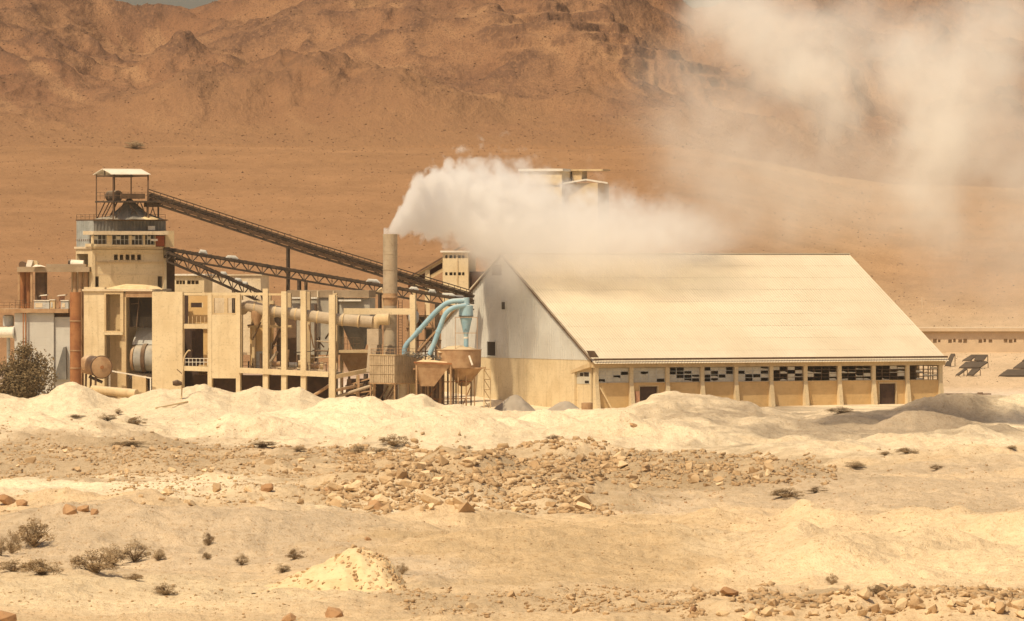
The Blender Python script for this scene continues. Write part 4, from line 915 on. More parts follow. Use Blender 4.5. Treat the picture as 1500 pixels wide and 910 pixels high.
# ---------------------------------------------------------------- chimney
CY = 1196
ch = thing('main_chimney', 'tall buff chimney with a flared collar pouring out pale smoke', 'chimney', P(571.5, 602, CY))
c_ = P(571.5, 500, CY); zc = lambda py: H - (py - HY) * CY / F
mb = MB(); mb.lathe((c_.x, c_.y), [(1.14, zc(603)), (1.14, zc(440))], 28); mb.build('lower_shaft', 'stack_paint', ch, True)
mb = MB(); mb.lathe((c_.x, c_.y), [(1.24, zc(429.8)), (1.24, zc(346)), (1.28, zc(345)), (1.28, zc(343)), (1.05, zc(343)), (1.05, zc(360))], 28); mb.build('upper_shaft', 'stack_paint', ch, True)
mb = MB(); mb.lathe((c_.x, c_.y), [(1.14, zc(448)), (1.30, zc(437)), (1.46, zc(436.8)), (1.46, zc(435)), (1.3, zc(434.8)), (1.3, zc(430))], 28); mb.build('collar', 'rust_dusty', ch, True)
for py in (458, 482, 507, 395, 372): mb = MB(); r_ = 1.14 if py > 440 else 1.24; mb.lathe((c_.x, c_.y), [(r_, zc(py + .5)), (r_ + .07, zc(py + .5)), (r_ + .07, zc(py - .5)), (r_, zc(py - .5))], 28); mb.build('weld_ring', 'stack_paint', ch, True)
mb = MB(); lx = P(586.5, 500, CY + .6)
for s_ in (-.32, .32): mb.bar((lx.x + s_, lx.y, zc(600)), (lx.x + s_, lx.y, zc(440)), .1)
for k in range(40): z_ = zc(600) + (zc(440) - zc(600)) * k / 40; mb.bar((lx.x - .32, lx.y, z_), (lx.x + .32, lx.y, z_), .06)
mb.build('ladder', 'brown_steel', ch)

# ---------------------------------------------------------------- mesh cabin, bowl, cyclone
C = Fr(578, 1187, 38)
cabn = thing('mesh_cabin', 'raised cabin walled with vertical slats on thin legs in front of the chimney', 'cabin', C.pt(578, 600))
dl = C.s_at(541.5); CR = C.side_right(578); dr_ = 7.6
zT, zB2 = C.z(521), C.z(561)
for fr_, a_, b_ in ((C, dl, 0), (CR, 0, dr_)):
    n = max(6, int(abs(b_ - a_) / .42))
    for k in range(n):
        mb = MB(); q0 = a_ + (b_ - a_) * k / n; q1 = a_ + (b_ - a_) * (k + .82) / n
        fr_.mbox(mb, q0, q1, zB2, zT, -.03 - .03 * (k % 2), .05); mb.build('slat', 'screen_mesh', cabn)
    mb = MB(); fr_.mbox(mb, a_, b_, zB2 - .2, zB2 - .02, -.18, .2); mb.build('sill_beam', 'rust_dusty', cabn)
    mb = MB(); fr_.mbox(mb, a_, b_, zT + .02, zT + .16, -.15, .15); mb.build('top_rail', 'cream_dull', cabn)
    for f_ in (.33, .66): mb = MB(); fr_.mbox(mb, a_, b_, zB2 + (zT - zB2) * f_ - .05, zB2 + (zT - zB2) * f_ + .05, -.14, -.09); mb.build('batten', 'screen_mesh', cabn)
mb = MB(); C.mbox(mb, dl, 0, zB2 - .25, zB2 + .02, .25, dr_ - .1); mb.build('floor', 'concrete', cabn)
mb = MB(); C.mbox(mb, dl + .1, -.1, zB2 + .1, zT - .1, 4.0, 4.3); mb.build('inner_tank', 'rust_dusty', cabn)
for (d, o) in ((dl + .1, .1), (-.1, .1), (dl + .1, dr_ - .2), (-.1, dr_ - .2), (-.1, dr_ * .5)):
    mb = MB(); mb.bar(C.at(d, -.5, o), C.at(d, zB2 - .2, o), .24); mb.build('leg', 'rust_dusty', cabn)
for (xa, ya, xb, yb) in ((548, 600, 570, 564), (552, 601, 574, 565), (546, 590, 560, 566)): mb = MB(); mb.bar(C.pt(xa, ya, 1.5), C.pt(xb, yb, 1.5), .22); mb.build('brace', 'brown_steel', cabn)
for x in (557, 573): mb = MB(); q = C.pt(x, 600, 3.2); mb.tube([q, C.pt(x, 563, 3.2)], .75, 14); mb.build('support_column', 'stack_paint', cabn, True)
mb = MB(); rail(C, mb, 543, 578, 511, 520.5, .1, 5, .035); rail(CR, mb, 579, pxof(CR.at(dr_, 0)), 511, 520.5, .1, 6, .035); mb.build('railing', 'rust_dusty', cabn)

BY = 1190
bo = thing('slurry_bowl', 'wide rusty round bowl with a conical bottom on a cluster of legs', 'bowl tank', P(674, 600, BY))
c_ = P(672, 520, BY); zc2 = lambda py: H - (py - HY) * BY / F
mb = MB(); mb.lathe((c_.x, c_.y), [(3.75, zc2(539)), (3.85, zc2(513.5)), (3.92, zc2(513)), (3.92, zc2(511.8)), (3.7, zc2(511.8)), (3.6, zc2(518)), (.01, zc2(517))], 40); mb.build('rim_band', 'rust_dusty', bo, True)
mb = MB(); mb.lathe((c_.x + .8, c_.y), [(.5, zc2(566)), (.9, zc2(564)), (3.1, zc2(541)), (3.5, zc2(539.3))], 32); mb.build('cone', 'rust_dusty', bo, True)
mb = MB(); mb.hexa([P(605, 542, BY - 3), P(712, 540, BY - 3), P(712, 540, BY + 4), P(605, 542, BY + 4), P(605, 539.2, BY - 3), P(712, 538.2, BY - 3), P(712, 538.2, BY + 4), P(605, 539.2, BY + 4)]); mb.build('ring_deck', 'rust_dusty', bo)
mb = MB(); mb.bar(P(687, 521, BY - 4), P(692, 535, BY - 4.1), .3); mb.build('pipe_stub', 'white_paint', bo)
for (x, o, r_) in ((640, -2.5, .2), (650, -2.6, .22), (661, -1, .16), (676, -1.5, .2), (683, -2, .2), (690, 1, .2), (668, 2, .2), (646, 3, .2), (633, 2, .2), (622, -2, .2), (664, -2.6, .3), (656, 1, .25), (671, -2.8, .16), (627, -1, .3), (634, -2.6, .16), (645, -1.5, .35), (695, -1, .16)):
    mb = MB(); mb.bar(P(x, 602, BY + o), P(x, 541, BY + o), r_ * 1.2); mb.build('leg', 'rust_dusty' if x % 2 else 'brown_steel', bo)
for (xa, ya, xb, yb) in ((622, 560, 690, 559), (622, 585, 690, 584), (640, 598, 650, 562), (676, 598, 690, 565), (622, 590, 640, 565)):
    mb = MB(); mb.bar(P(xa, ya, BY - 1.6), P(xb, yb, BY - 1.6), .16); mb.build('brace', 'rust', bo)
hb = thing('feed_bin', 'open tapered rusty bin in front of the bowl, piled with spoil', 'bin', P(632, 600, BY - 4))
mb = MB(); zq = BY - 4
mb.hexa([P(615, 566, zq - .6), P(636, 566, zq - .6), P(636, 566, zq + 1.2), P(615, 566, zq + 1.2), P(607, 531, zq - 1.4), P(661, 533, zq - 1.4), P(661, 533, zq + 2), P(607, 531, zq + 2)]); mb.build('tapered_body', 'rust_dusty', hb)
mb = MB(); mb.bar(P(606, 531, zq - 1.5), P(662, 533, zq - 1.5), .2, .3); mb.build('rim', 'rust', hb)
for x in (610, 660): mb = MB(); mb.bar(P(x, 602, zq - 1.3), P(x, 533, zq - 1.3), .26); mb.build('leg', 'rust_dusty', hb)
heap('bin_spoil', 'gravel_yellow', [(607, 530.5, zq, 1, P(0, 531.5, zq).z), (618, 527, zq, 1.4, P(0, 531.5, zq).z), (635, 528, zq, 1.5, P(0, 531.5, zq).z), (655, 531, zq, 1, P(0, 532.5, zq).z)], 'pale spoil topping the tapered rusty bin', 'spoil heap', 21)
heap('bowl_spoil', 'cream_dull', [(642, 512, BY, 2.5, zc2(516)), (655, 507.5, BY, 3, zc2(516)), (675, 506, BY, 3.2, zc2(516)), (690, 509, BY, 3, zc2(516)), (702, 513, BY, 1.6, zc2(516))], 'crusted dusty lumps heaped in the rusty bowl', 'spoil heap', 22)
cy = thing('blue_cyclone', 'blue cyclone separator standing over the rusty bowl in a thin cage', 'cyclone', P(682.5, 508, BY))
c_ = P(682.8, 500, BY)
mb = MB(); mb.lathe((c_.x, c_.y), [(1.13, zc2(463)), (1.2, zc2(462.5)), (1.2, zc2(448)), (.9, zc2(447)), (.01, zc2(446.5))], 26); mb.build('barrel', 'blue_paint', cy, True)
mb = MB(); mb.lathe((c_.x, c_.y), [(.36, zc2(492)), (1.12, zc2(463.2))], 26); mb.build('cone', 'blue_paint', cy, True)
mb = MB(); mb.lathe((c_.x, c_.y), [(.4, zc2(513)), (.4, zc2(492.2))], 16); mb.build('outlet_pipe', 'blue_paint', cy, True)
mb = MB(); mb.lathe((c_.x, c_.y), [(1.3, zc2(463.8)), (1.3, zc2(462.6)), (1.1, zc2(462.6))], 26); mb.build('flange', 'brown_steel', cy, True)
mb = MB(); mb.lathe((c_.x, c_.y), [(.43, zc2(496)), (.43, zc2(493.5))], 16); mb.build('white_band', 'white_paint', cy, True)
mb = MB(); c2 = P(683.5, 440, BY - .3); mb.lathe((c2.x, c2.y), [(.5, zc2(447)), (.5, zc2(436.5)), (.45, zc2(436))], 16); mb.build('vortex_pipe', 'blue_paint', cy, True)
for x in (667, 699):
    for o in (-1.7, 1.9): mb = MB(); mb.bar(P(x, 513, BY + o), P(x, 465, BY + o), .1); mb.build('cage_post', 'rust_dusty', cy)
for y in (465, 488):
    for o in (-1.7, 1.9): mb = MB(); mb.bar(P(667, y, BY + o), P(699, y, BY + o), .1); mb.build('cage_rail', 'rust_dusty', cy)
    for x in (667, 699): mb = MB(); mb.bar(P(x, y, BY - 1.7), P(x, y, BY + 1.9), .1); mb.build('cage_rail', 'rust_dusty', cy)
def fillet(pts, n=5, k=.28):
    out_ = [Vector(pts[0])]
    for i in range(1, len(pts) - 1):
        p, a_, b_ = Vector(pts[i]), Vector(pts[i - 1]), Vector(pts[i + 1])
        ra = min(1.2, (a_ - p).length * .45); rb = min(1.2, (b_ - p).length * .45)
        s_, e_ = p + (a_ - p).normalized() * ra, p + (b_ - p).normalized() * rb
        for j in range(n + 1):
            t = j / n; out_.append(s_ * (1 - t) ** 2 + p * 2 * t * (1 - t) + e_ * t * t)
    return out_ + [Vector(pts[-1])]
for pts, r_, lab in ((((592.5, 521, 1193), (592.5, 508, 1193), (640, 455, 1191), (657, 441.5, 1190), (684, 440, BY - .3)), .44, 'upper of two pale blue pipes rising to the cyclone'),
                     (((629, 520, 1189), (634, 508, 1189), (652, 459, 1188.5), (664, 450, 1188.5), (682, 447.5, BY - .8)), .42, 'lower of two pale blue pipes rising to the cyclone')):
    pi = thing('blue_pipe', lab, 'pipe', P(*pts[0]), 'blue pipes feeding the cyclone')
    f_ = fillet([P(*q) for q in pts])
    mb = MB(); mb.tube(f_, r_, 16); mb.build('barrel', 'blue_paint', pi, True)
    a_, b_ = P(*pts[1]), P(*pts[2])
    for t in (.45,): mb = MB(); q = a_ + (b_ - a_) * t; dd = (b_ - a_).normalized(); mb.tube([q - dd * .12, q + dd * .12], r_ + .1, 16); mb.build('flange', 'blue_paint', pi, True)
mb = MB(); mb.bar(P(612, 514, 1192), P(668, 452, 1191.5), .3); tag(mb.build('slanting_strut', 'rust_dusty'), 'straight rusty strut slanting up between the blue pipes', 'strut')
mb = MB(); rd = random.Random(23)
for k in range(46):
    p = P(rd.uniform(592, 648), 0, 1188.6); p.z = zc2(519 + (p.x - P(592, 0, 1188).x) * 1.1) + rd.uniform(-.3, .5); p.y += rd.uniform(-1, 1.2)
    d = Vector((rd.uniform(-1, 1), rd.uniform(-.5, .5), rd.uniform(-.5, .6))) * rd.uniform(.5, 1.6); mb.bar(p - d * .5, p + d * .5, rd.uniform(.1, .5), rd.uniform(.05, .2))
tag(mb.build('scrap_heap', 'hopper_dark'), 'tangle of grey scrap metal at the feet of the blue pipes', 'scrap heap')
ls = thing('lattice_stand', 'slim dusty lattice stand alone in front of the shed gable', 'stand', P(713, 600, 1190))
for x in (709, 718.5):
    for o in (-.6, .6): mb = MB(); mb.bar(P(x, 602, 1190 + o), P(x, 541, 1190 + o), .16); mb.build('leg', 'cream_dull', ls)
for k in range(4):
    for o in (-.6, .6): mb = MB(); mb.bar(P(709, 541 + 15 * k, 1190 + o), P(718.5, 541 + 15 * (k + (o > 0)), 1190 + o), .1); mb.build('brace', 'rust_dusty', ls)
vs_ = thing('process_vessel', 'small grey pressure vessel hung between chimney and blue pipes', 'vessel', P(606, 480, 1203))
c_ = P(606, 460, 1203); zv = lambda py: H - (py - HY) * 1203 / F
mb = MB(); mb.lathe((c_.x, c_.y), [(.3, zv(476)), (.8, zv(472)), (.9, zv(468)), (.9, zv(459)), (.5, zv(455)), (.5, zv(450)), (.2, zv(448))], 20); mb.build('shell', 'pale_steel', vs_, True)
for dx in (-.8, .8): mb = MB(); mb.bar((c_.x + dx, c_.y, zv(600)), (c_.x + dx, c_.y, zv(465)), .14); mb.build('leg', 'brown_steel', vs_)
bx(Fr(625, 1206, 5), 597, 625, 474, 478, -1.2, 2, 'stage', 'brown_steel', vs_)
# street lamp on the bank
lp = thing('yard_lamp', 'thin curved lamp post rising from the sand bank before the slab', 'street lamp', P(265, 597, 1128))
mb = MB(); mb.tube(fillet([P(265, 600, 1128), P(267.5, 545, 1128), P(269.5, 522, 1128), P(276, 513, 1128), P(279, 514, 1128)]), [.11] * 20, 8); mb.build('post', 'cream_dull', lp, True)
mb = MB(); mb.tube([P(253, 561.5, 1127.4), P(259, 561, 1127.4), P(266, 562, 1127.6)], [.35, .55, .3], 12); mb.build('lamp_bowl', 'brown_steel', lp, True)
mb = MB(); mb.bar(P(259, 541, 1128), P(267, 548, 1128), .14); mb.build('bracket', 'brown_steel', lp)
for i, (xa, ya, xb, yb, lab) in enumerate(((228, 616, 275, 600, 'thin pole lying on the sand below the lamp post'),)):
    Ya, Yb = 1118, 1124
    a_ = P(xa, ya, Ya); b_ = P(xb, yb, Yb); a_.z = gz(xa, Ya) + .15; b_.z = gz(xb, Yb) + .15
    mb = MB(); mb.tube([a_, b_], .14, 8); tag(mb.build('lying_pole', 'cream_dull'), lab, 'pole')

# ---------------------------------------------------------------- conveyors
def conveyor(name, label, pts, dep_px, wid, nb, rails, supports, mat='dark_steel', lumps=()):
    """inclined truss conveyor along measured points; every lattice bar is a part"""
    top = [P(*p) for p in pts]
    cv = thing(name, label, 'conveyor', top[-1])
    dz = Vector((0, 0, -dep_px * PX)); back = Vector((.25, wid, 0))
    for a_, b_ in zip(top[:-1], top[1:]):
        for o in (Vector(), back):
            mb = MB(); mb.bar(a_ + o, b_ + o, .42); mb.build('top_chord', mat, cv)
            mb = MB(); mb.bar(a_ + o + dz, b_ + o + dz, .28); mb.build('bottom_chord', mat, cv)
        mb = MB(); mb.hexa([a_ + back * .1 + Vector((0, 0, -.35)), b_ + back * .1 + Vector((0, 0, -.35)), b_ + back * .9 + Vector((0, 0, -.35)), a_ + back * .9 + Vector((0, 0, -.35)),
                            a_ + back * .1 + Vector((0, 0, .12)), b_ + back * .1 + Vector((0, 0, .12)), b_ + back * .9 + Vector((0, 0, .12)), a_ + back * .9 + Vector((0, 0, .12))]); mb.build('belt', 'hopper_dark', cv)
    tot = sum((b_ - a_).length for a_, b_ in zip(top[:-1], top[1:]))
    def along(t):
        q = t * tot
        for a_, b_ in zip(top[:-1], top[1:]):
            l_ = (b_ - a_).length
            if q <= l_ + 1e-6: return a_ + (b_ - a_) * (q / l_)
            q -= l_
        return top[-1]
    for k in range(nb):
        p, q, r_ = along(k / nb), along((k + .5) / nb), along((k + 1) / nb)
        for a_, b_ in ((p + dz, q), (q, r_ + dz)): mb = MB(); mb.bar(a_, b_, .17); mb.build('lattice_bar', mat, cv)
        mb = MB(); mb.bar(p, p + dz, .13); mb.bar(p + dz, p + dz + back, .13); mb.build('hanger', mat, cv)
    if rails:
        h = Vector((0, 0, .95))
        mb = MB()
        for k in range(nb * 2 + 1): p = along(min(k / nb / 2, 1)); mb.bar(p + Vector((0, -.3, 0)), p + h + Vector((0, -.3, 0)), .11)
        for a_, b_ in zip(top[:-1], top[1:]):
            for f_ in (.5, 1): mb.bar(a_ + h * f_ + Vector((0, -.3, 0)), b_ + h * f_ + Vector((0, -.3, 0)), .15)
        mb.build('railing', mat, cv)
        for a_, b_ in zip(top[:-1], top[1:]): mb = MB(); mb.bar(a_ + dz * .5, b_ + dz * .5, .3, .5); mb.build('belt_guard', 'brown_steel', cv)
    for k in range(nb * 2):
        p = along((k + .5) / nb / 2) + back * .1
        mb = MB(); mb.tube([p + Vector((0, 0, .2)), p + back * .8 + Vector((0, 0, .2))], .14, 8); mb.build('roller', 'brown_steel', cv)
    for (x, ybot, w_) in supports:
        t = (x - pts[0][0]) / (pts[-1][0] - pts[0][0]); p = along(t) + dz
        zb_ = H - (ybot - HY) * p.y / F
        for o in (Vector((0, 0, 0)), back): mb = MB(); mb.bar(p + o, Vector((p.x + o.x, p.y + o.y, zb_)), w_); mb.build('support', mat, cv)
        n_ = max(1, int((p.z - zb_) / 2.5))
        for j in range(n_):
            z0, z1 = p.z - (p.z - zb_) * j / n_, p.z - (p.z - zb_) * (j + 1) / n_
            mb = MB(); mb.bar(Vector((p.x, p.y, z0)), Vector((p.x + back.x, p.y + back.y, z1)), .1); mb.build('support_brace', mat, cv)
    for (x, w_, h_) in [(x, w_ * .7, h_ * .8) for x, w_, h_ in lumps]:
        t = (x - pts[0][0]) / (pts[-1][0] - pts[0][0]); p = along(t) + back * .4
        mb = MB(); mb.tube([p + Vector((-w_, 0, .2)), p + Vector((-w_ * .6, 0, .15 + h_)), p + Vector((w_ * .5, 0, .1 + h_ * .8)), p + Vector((w_, 0, .1))], [.15, .36, .4, .15], 10); mb.build('cover_hood', 'pale_steel', cv, True)
    return cv
conveyor('upper_conveyor', 'highest dark lattice conveyor sloping down from the headframe', [(216, 285, 1209), (450, 361, 1225), (692, 434, 1246)], 11, 2.2, 26, True, [(412, 600, .35)])
conveyor('middle_conveyor', 'middle dark lattice conveyor running from the tower to the shed gable', [(240, 364, 1210), (470, 403, 1222), (692, 441, 1232)], 13, 2.2, 22, False, [(437, 600, .4), (447, 600, .25), (555, 600, .35), (640, 600, .8)],
         'dark_steel', [(296, 1.0, .6), (338, 1.6, .4), (545, 1.8, .5), (572, 1.3, .3), (605, 1.2, .3), (632, .9, .5), (655, 2.0, .2), (672, 1.2, .2)])
conveyor('lower_conveyor', 'steep short conveyor descending behind the frame roof', [(244, 369, 1209), (320, 401, 1213), (388, 432, 1217)], 14, 2.2, 9, False, [(340, 600, .3)], 'dark_steel', [(325, .9, .3), (347, .9, .35), (357, .7, .3)])

# ---------------------------------------------------------------- buildings behind
B1 = Fr(255, 1250, 12); b1 = thing('back_office', 'small pale flat roofed block seen beneath the steep conveyor', 'building', B1.pt(275, 500))
mb = MB(); shell(B1, mb, 255, 299, 404, 520, 6, [(258, 271, 411, 416.5), (274, 291, 411, 416.5)]); mb.build('wall', 'cream', b1)
bx(B1, 253, 301, 401.5, 403.9, -.5, 6.4, 'roof_slab', 'white_paint', b1)
for (x0, x1) in ((258, 271), (274, 291)):
    for k in range(1, 3): x = x0 + (x1 - x0) * k / 3; bx(B1, x - .5, x + .5, 411, 416.5, .1, .2, 'mullion', 'cream_dull', b1)
B2 = Fr(382, 1262, 10); b2 = thing('grey_block', 'plain grey brown block behind the steep conveyor foot', 'building', B2.pt(340, 500))
mb = MB(); shell(B2, mb, 299.5, 382, 404, 520, 7); mb.build('wall', 'concrete', b2); bx(B2, 298, 384, 402.2, 403.9, -.3, 7.3, 'roof_slab', 'concrete', b2)
# hoist house with inclined gallery
Hh = Fr(648, 1285, 10); hh = thing('hoist_house', 'white hoist house with two rows of ragged slots behind the gable', 'building', Hh.pt(668, 500))
mb = MB(); sl = []
for y in (374, 399):
    for k in range(5): sl.append((652 + k * 6.2, 655.5 + k * 6.2 + (1.2 if k % 2 else 0), y, y + 4.5))
shell(Hh, mb, 648.5, 686, 370, 520, 8, sl); mb.build('wall', 'cream', hh)
bx(Hh, 646, 690, 367.3, 369.9, -.6, 8.4, 'roof_slab', 'white_paint', hh)
bx(Hh, 669.5, 671, 377, 420, -.15, -.003, 'downpipe', 'cream_dull', hh)
bx(Hh, 686.3, 704, 398, 470, 1, 7, 'dark_annex', 'dark_door_shade', hh)
ig = thing('inclined_gallery', 'brown inclined gallery climbing behind the chimney to the hoist house', 'gallery', P(596, 412, 1290))
def slab(p, q, hpx, Ya, Yb, name, mat, par):
    MB().hexa([P(p[0], p[1] + hpx, Ya), P(q[0], q[1] + hpx, Ya), P(q[0], q[1] + hpx, Yb), P(p[0], p[1] + hpx, Yb), P(p[0], p[1], Ya), P(q[0], q[1], Ya), P(q[0], q[1], Yb), P(p[0], p[1], Yb)]).build(name, mat, par)
slab((590, 410), (690, 352), 3, 1286, 1294, 'roof', 'brown_steel', ig); slab((594, 411.3), (650, 378.7), 5, 1286.6, 1293, 'side_beam', 'cream_dull', ig); slab((598, 422), (650, 391.5), 6, 1286.8, 1293, 'floor_beam', 'cream_dull', ig)
slab((598, 413), (648, 384.5), 11, 1291, 1291.5, 'back_panel', 'red_paint', ig)
mb = MB(); mb.bar(P(626, 470, 1287), P(626, 396, 1287), .9); mb.build('support', 'cream', ig); mb = MB(); mb.bar(P(606, 470, 1287), P(606, 408, 1287), .6); mb.build('support', 'cream_dull', ig)
MB().bar(P(540, 436, 1280), P(592, 405, 1286), .5, .7).build('lower_beam', 'cream_dull', ig); MB().bar(P(562, 470, 1282), P(562, 424, 1282), .5).build('support', 'cream_dull', ig)
# tall preheater block behind the smoke
Sb = Fr(823, 1300, 14); sb = thing('preheater_block', 'tall cream block rising behind the smoke above the shed ridge', 'building', Sb.pt(800, 500))
mb = MB(); shell(Sb, mb, 762, 823, 251, 520, 12); mb.build('wall', 'cream', sb); bx(Sb, 760, 825, 247.2, 250.9, -.4, 12.5, 'roof_slab', 'white_paint', sb)
bx(Sb, 765, 820, 268, 271, -.25, -.003, 'string_course', 'cream_dull', sb)
mb = MB(); Sb.box(mb, 823.3, 872, 268, 520, 2, 11); mb.build('lower_wing', 'cream_dull', sb)
slab((823.5, 267.8), (858, 262), 2.5, 1300.5, 1311, 'wing_roof', 'white_paint', sb); slab((858.2, 262), (890, 267), 2.5, 1300.5, 1311, 'wing_roof', 'white_paint', sb)
mb = MB(); Sb.box(mb, 825.4, 872, 247.5, 250, 6, 12); mb.build('penthouse_slab', 'cream_dull', sb); bx(Sb, 826, 840, 250.2, 265, 6.5, 11, 'penthouse', 'cream_dull', sb)
# long low building on the right and its yard
Q = Fr(1420, 1455, 0); lb = thing('long_building', 'long low sand coloured building with a strip of dark windows at the right', 'building', Q.pt(1430, 520))
hs = [(1352 + i * 7.4, 1352 + i * 7.4 + (5.4 if i % 3 else 3.6), 496.5 + (i % 2), 501.5 + (i * 7 % 3) * .5) for i in range(26) if i not in (1, 4, 9, 10, 14, 15, 19)]
mb = MB(); shell(Q, mb, 1330, 1560, 487.5, 530, 14, hs); mb.build('wall', 'pale_dust', lb); bx(Q, 1332, 1558, 494, 504, .4, .5, 'opening_backing', 'opening_tone', lb); bx(Q, 1328, 1562, 485.6, 487.4, -.5, 14.5, 'roof_slab', 'cream_dull', lb); bx(Q, 1327, 1563, 480.5, 485.5, -.9, 14.6, 'parapet', 'pale_dust', lb)  # backing added behind the holes, its tone lightening the dark interior
mb = MB(); bb = Fr(1400, 1292, 0); bb.box(mb, 1380, 1452, 576.5, 580, 0, .5); bb.box(mb, 1432, 1440, 575, 576.3, 0, .5); tag(mb.build('low_wall', 'brown_steel'), 'low dark wall line crossing the sand right of the shed', 'low wall')
def tilt(corners, lab):
    """tilted dark sheet on legs: near-left, near-right, far-right, far-left photo points"""
    t_ = thing('tilted_panel', lab, 'panel', P(*corners[0]), 'dark tilted panels on the sandy yard')
    sh = 0
    while True:
        q = [P(c[0], c[1], c[2] - sh) for c in corners]
        if sh > 80 or min(v.z - float(zground(np.array([v.x]), np.array([v.y]))[0]) for v in q) > .3: break
        sh += 2
    t_.location = q[0]; WLOC[t_.name] = q[0].copy()
    MB().hexa([v - Vector((0, 0, .2)) for v in q] + q).build('sheet', 'panel_dark', t_)
    for v in q:
        zg = float(zground(np.array([v.x]), np.array([v.y]))[0])
        if v.z - zg > .3: mb = MB(); mb.bar(Vector((v.x, v.y, zg - .2)), v - Vector((0, 0, .2)), .14); mb.build('leg', 'brown_steel', t_)
Yn = 1385
for (x0, x1, x2, x3, ya, yb, lab) in ((1384, 1392, 1399, 1393, 535, 518, 'small dark tilted panel nearest the shed corner'),
        (1410, 1422, 1432, 1423, 527.5, 519.5, 'top left panel of the middle rack'), (1427, 1441, 1447, 1429, 527.5, 519.5, 'top right panel of the middle rack'),
        (1405, 1436, 1447.5, 1415, 538, 530, 'wide centre panel of the middle rack'), (1416, 1426, 1436, 1424, 549, 540, 'lowest panel of the middle rack'), (1400, 1405, 1417, 1412, 549, 540, 'narrow lowest panel at the left of the middle rack'),
        (1484, 1530, 1540, 1496, 539, 530, 'upper dark panel at the right edge of the yard'), (1463, 1530, 1540, 1476, 550, 541, 'lower dark panel at the right edge of the yard'), (1497, 1535, 1545, 1503, 528.5, 524, 'topmost dark panel at the right edge of the yard')):
    Y_ = 1385 + (549 - ya) * 1.6
    tilt(((x0, ya, Y_), (x1, ya, Y_), (x2, yb, Y_ + 2.6), (x3, yb, Y_ + 2.6)), lab)
for x, yt, lab in ((1350.5, 436, 'taller of two faint poles above the right yard'), (1369, 444, 'shorter of two faint poles above the right yard')):
    po = thing('utility_pole', lab, 'pole', P(x, 463, 1640), 'faint poles above the yard')
    zg = gz(x, 1640); top_ = P(x, yt, 1640)
    mb = MB(); mb.bar(Vector((top_.x, top_.y, zg)), top_, .28); mb.build('shaft', 'pale_dust', po); mb = MB(); mb.bar(top_ + Vector((-.9, 0, -.8)), top_ + Vector((.9, 0, -.8)), .18); mb.build('cross_arm', 'pale_dust', po)

# ---------------------------------------------------------------- rocks
YS = np.concatenate([np.arange(455, 1000, .6), np.arange(1000, 1235, .5)])
def hit(px, py):
    """the first ground point seen along a photo ray"""
    X_ = (px - 750) * YS / F; zr_ = H - (py - HY) * YS / F
    zg = zground(X_, YS); k = np.argmax(zr_ <= zg)
    return Vector((X_[k], YS[k], zg[k]))
def rock_mesh(seed, n=20, flat=.75):
    rd = random.Random(seed); bm = bmesh.new()
    ex, ey = rd.uniform(.95, 1.35), rd.uniform(.65, 1.0)
    for _ in range(n):
        v = Vector((rd.gauss(0, 1), rd.gauss(0, 1), rd.gauss(0, 1))).normalized() * rd.uniform(.7, 1.2)
        v = Vector([max(-.84, min(.84, c)) * 1.1 for c in v])            # blocky, broken faces
        bm.verts.new((v.x * ex, v.y * ey, v.z * flat))
    r_ = bmesh.ops.convex_hull(bm, input=bm.verts)
    bmesh.ops.delete(bm, geom=list({e for e in r_['geom_interior'] + r_['geom_unused'] if isinstance(e, bmesh.types.BMVert)}), context='VERTS')
    bmesh.ops.triangulate(bm, faces=bm.faces)
    me = bpy.data.meshes.new('rock'); bm.to_mesh(me); bm.free(); return me
ROCKS = []
for i in range(10):
    me = rock_mesh(100 + i, 20 if i < 6 else 14, (.7, .8, .6, .9, .75, .65, .8, .7, .6, .85)[i]); me.materials.append(M['rock']); ROCKS.append(me)
RED = []
for i in range(3):
    me = rock_mesh(300 + i, 24, .85); me.materials.append(M['rock_red']); RED.append(me)
def rock(px, py, w, label, group=None, mesh=None, hh=1.0, name='rock'):
    p = hit(px, py + w * .25); s = w * p.y / F / 2
    o = bpy.data.objects.new(name, mesh or random.choice(ROCKS)); COL.objects.link(o)
    o.location = p + Vector((0, 0, s * .35)); o.scale = (s, s * random.uniform(.8, 1.1), s * hh * random.uniform(.8, 1.1))
    o.rotation_euler = (random.uniform(-.4, .4), random.uniform(-.4, .4), random.uniform(0, 6.3))
    return tag(o, label, 'rock', group)
def band(n, pts, wmin, wmax, kind, where, group, parts):
    """rocks along a measured band of (px, py, half height); named by their stretch of it, the biggest ones singly"""
    made = []
    for _ in range(n):
        t = random.random() * (len(pts) - 1); i = int(t); f_ = t - i
        x, y, h_ = (pts[i][j] * (1 - f_) + pts[i + 1][j] * f_ for j in range(3))
        w = wmin + (wmax - wmin) * random.random() ** 2.2
        yy = y + random.uniform(-1, 1) * h_
        q = min(len(parts) - 1, int(t / (len(pts) - 1) * len(parts)))
        row = 'back edge' if yy < y - h_ * .33 else ('near edge' if yy > y + h_ * .33 else 'middle')
        made.append((q, row, w, rock(x, yy, w, '%s at the %s of %s, %s' % (kind, row, where, parts[q]), '%s, %s, %s' % (group, parts[q], row))))
    for q in range(len(parts)):
        for row in ('back edge', 'near edge', 'middle'):
            m_ = sorted([k for k in made if k[0] == q and k[1] == row], key=lambda k: -k[2])
            if m_: m_[0][3]['label'] = 'largest %s at the %s of %s, %s' % (kind, row, where, parts[q])
            if len(m_) == 2: m_[1][3]['label'] = 'smaller %s at the %s of %s, %s' % (kind, row, where, parts[q])
band(108, [(480, 725, 12), (560, 715, 30), (680, 705, 40), (780, 700, 48), (870, 705, 45)], 10, 27, 'tan boulder', 'the rubble bank', 'central rubble bank', ('left end', 'left half', 'below the bowl', 'below the gable', 'right end'))
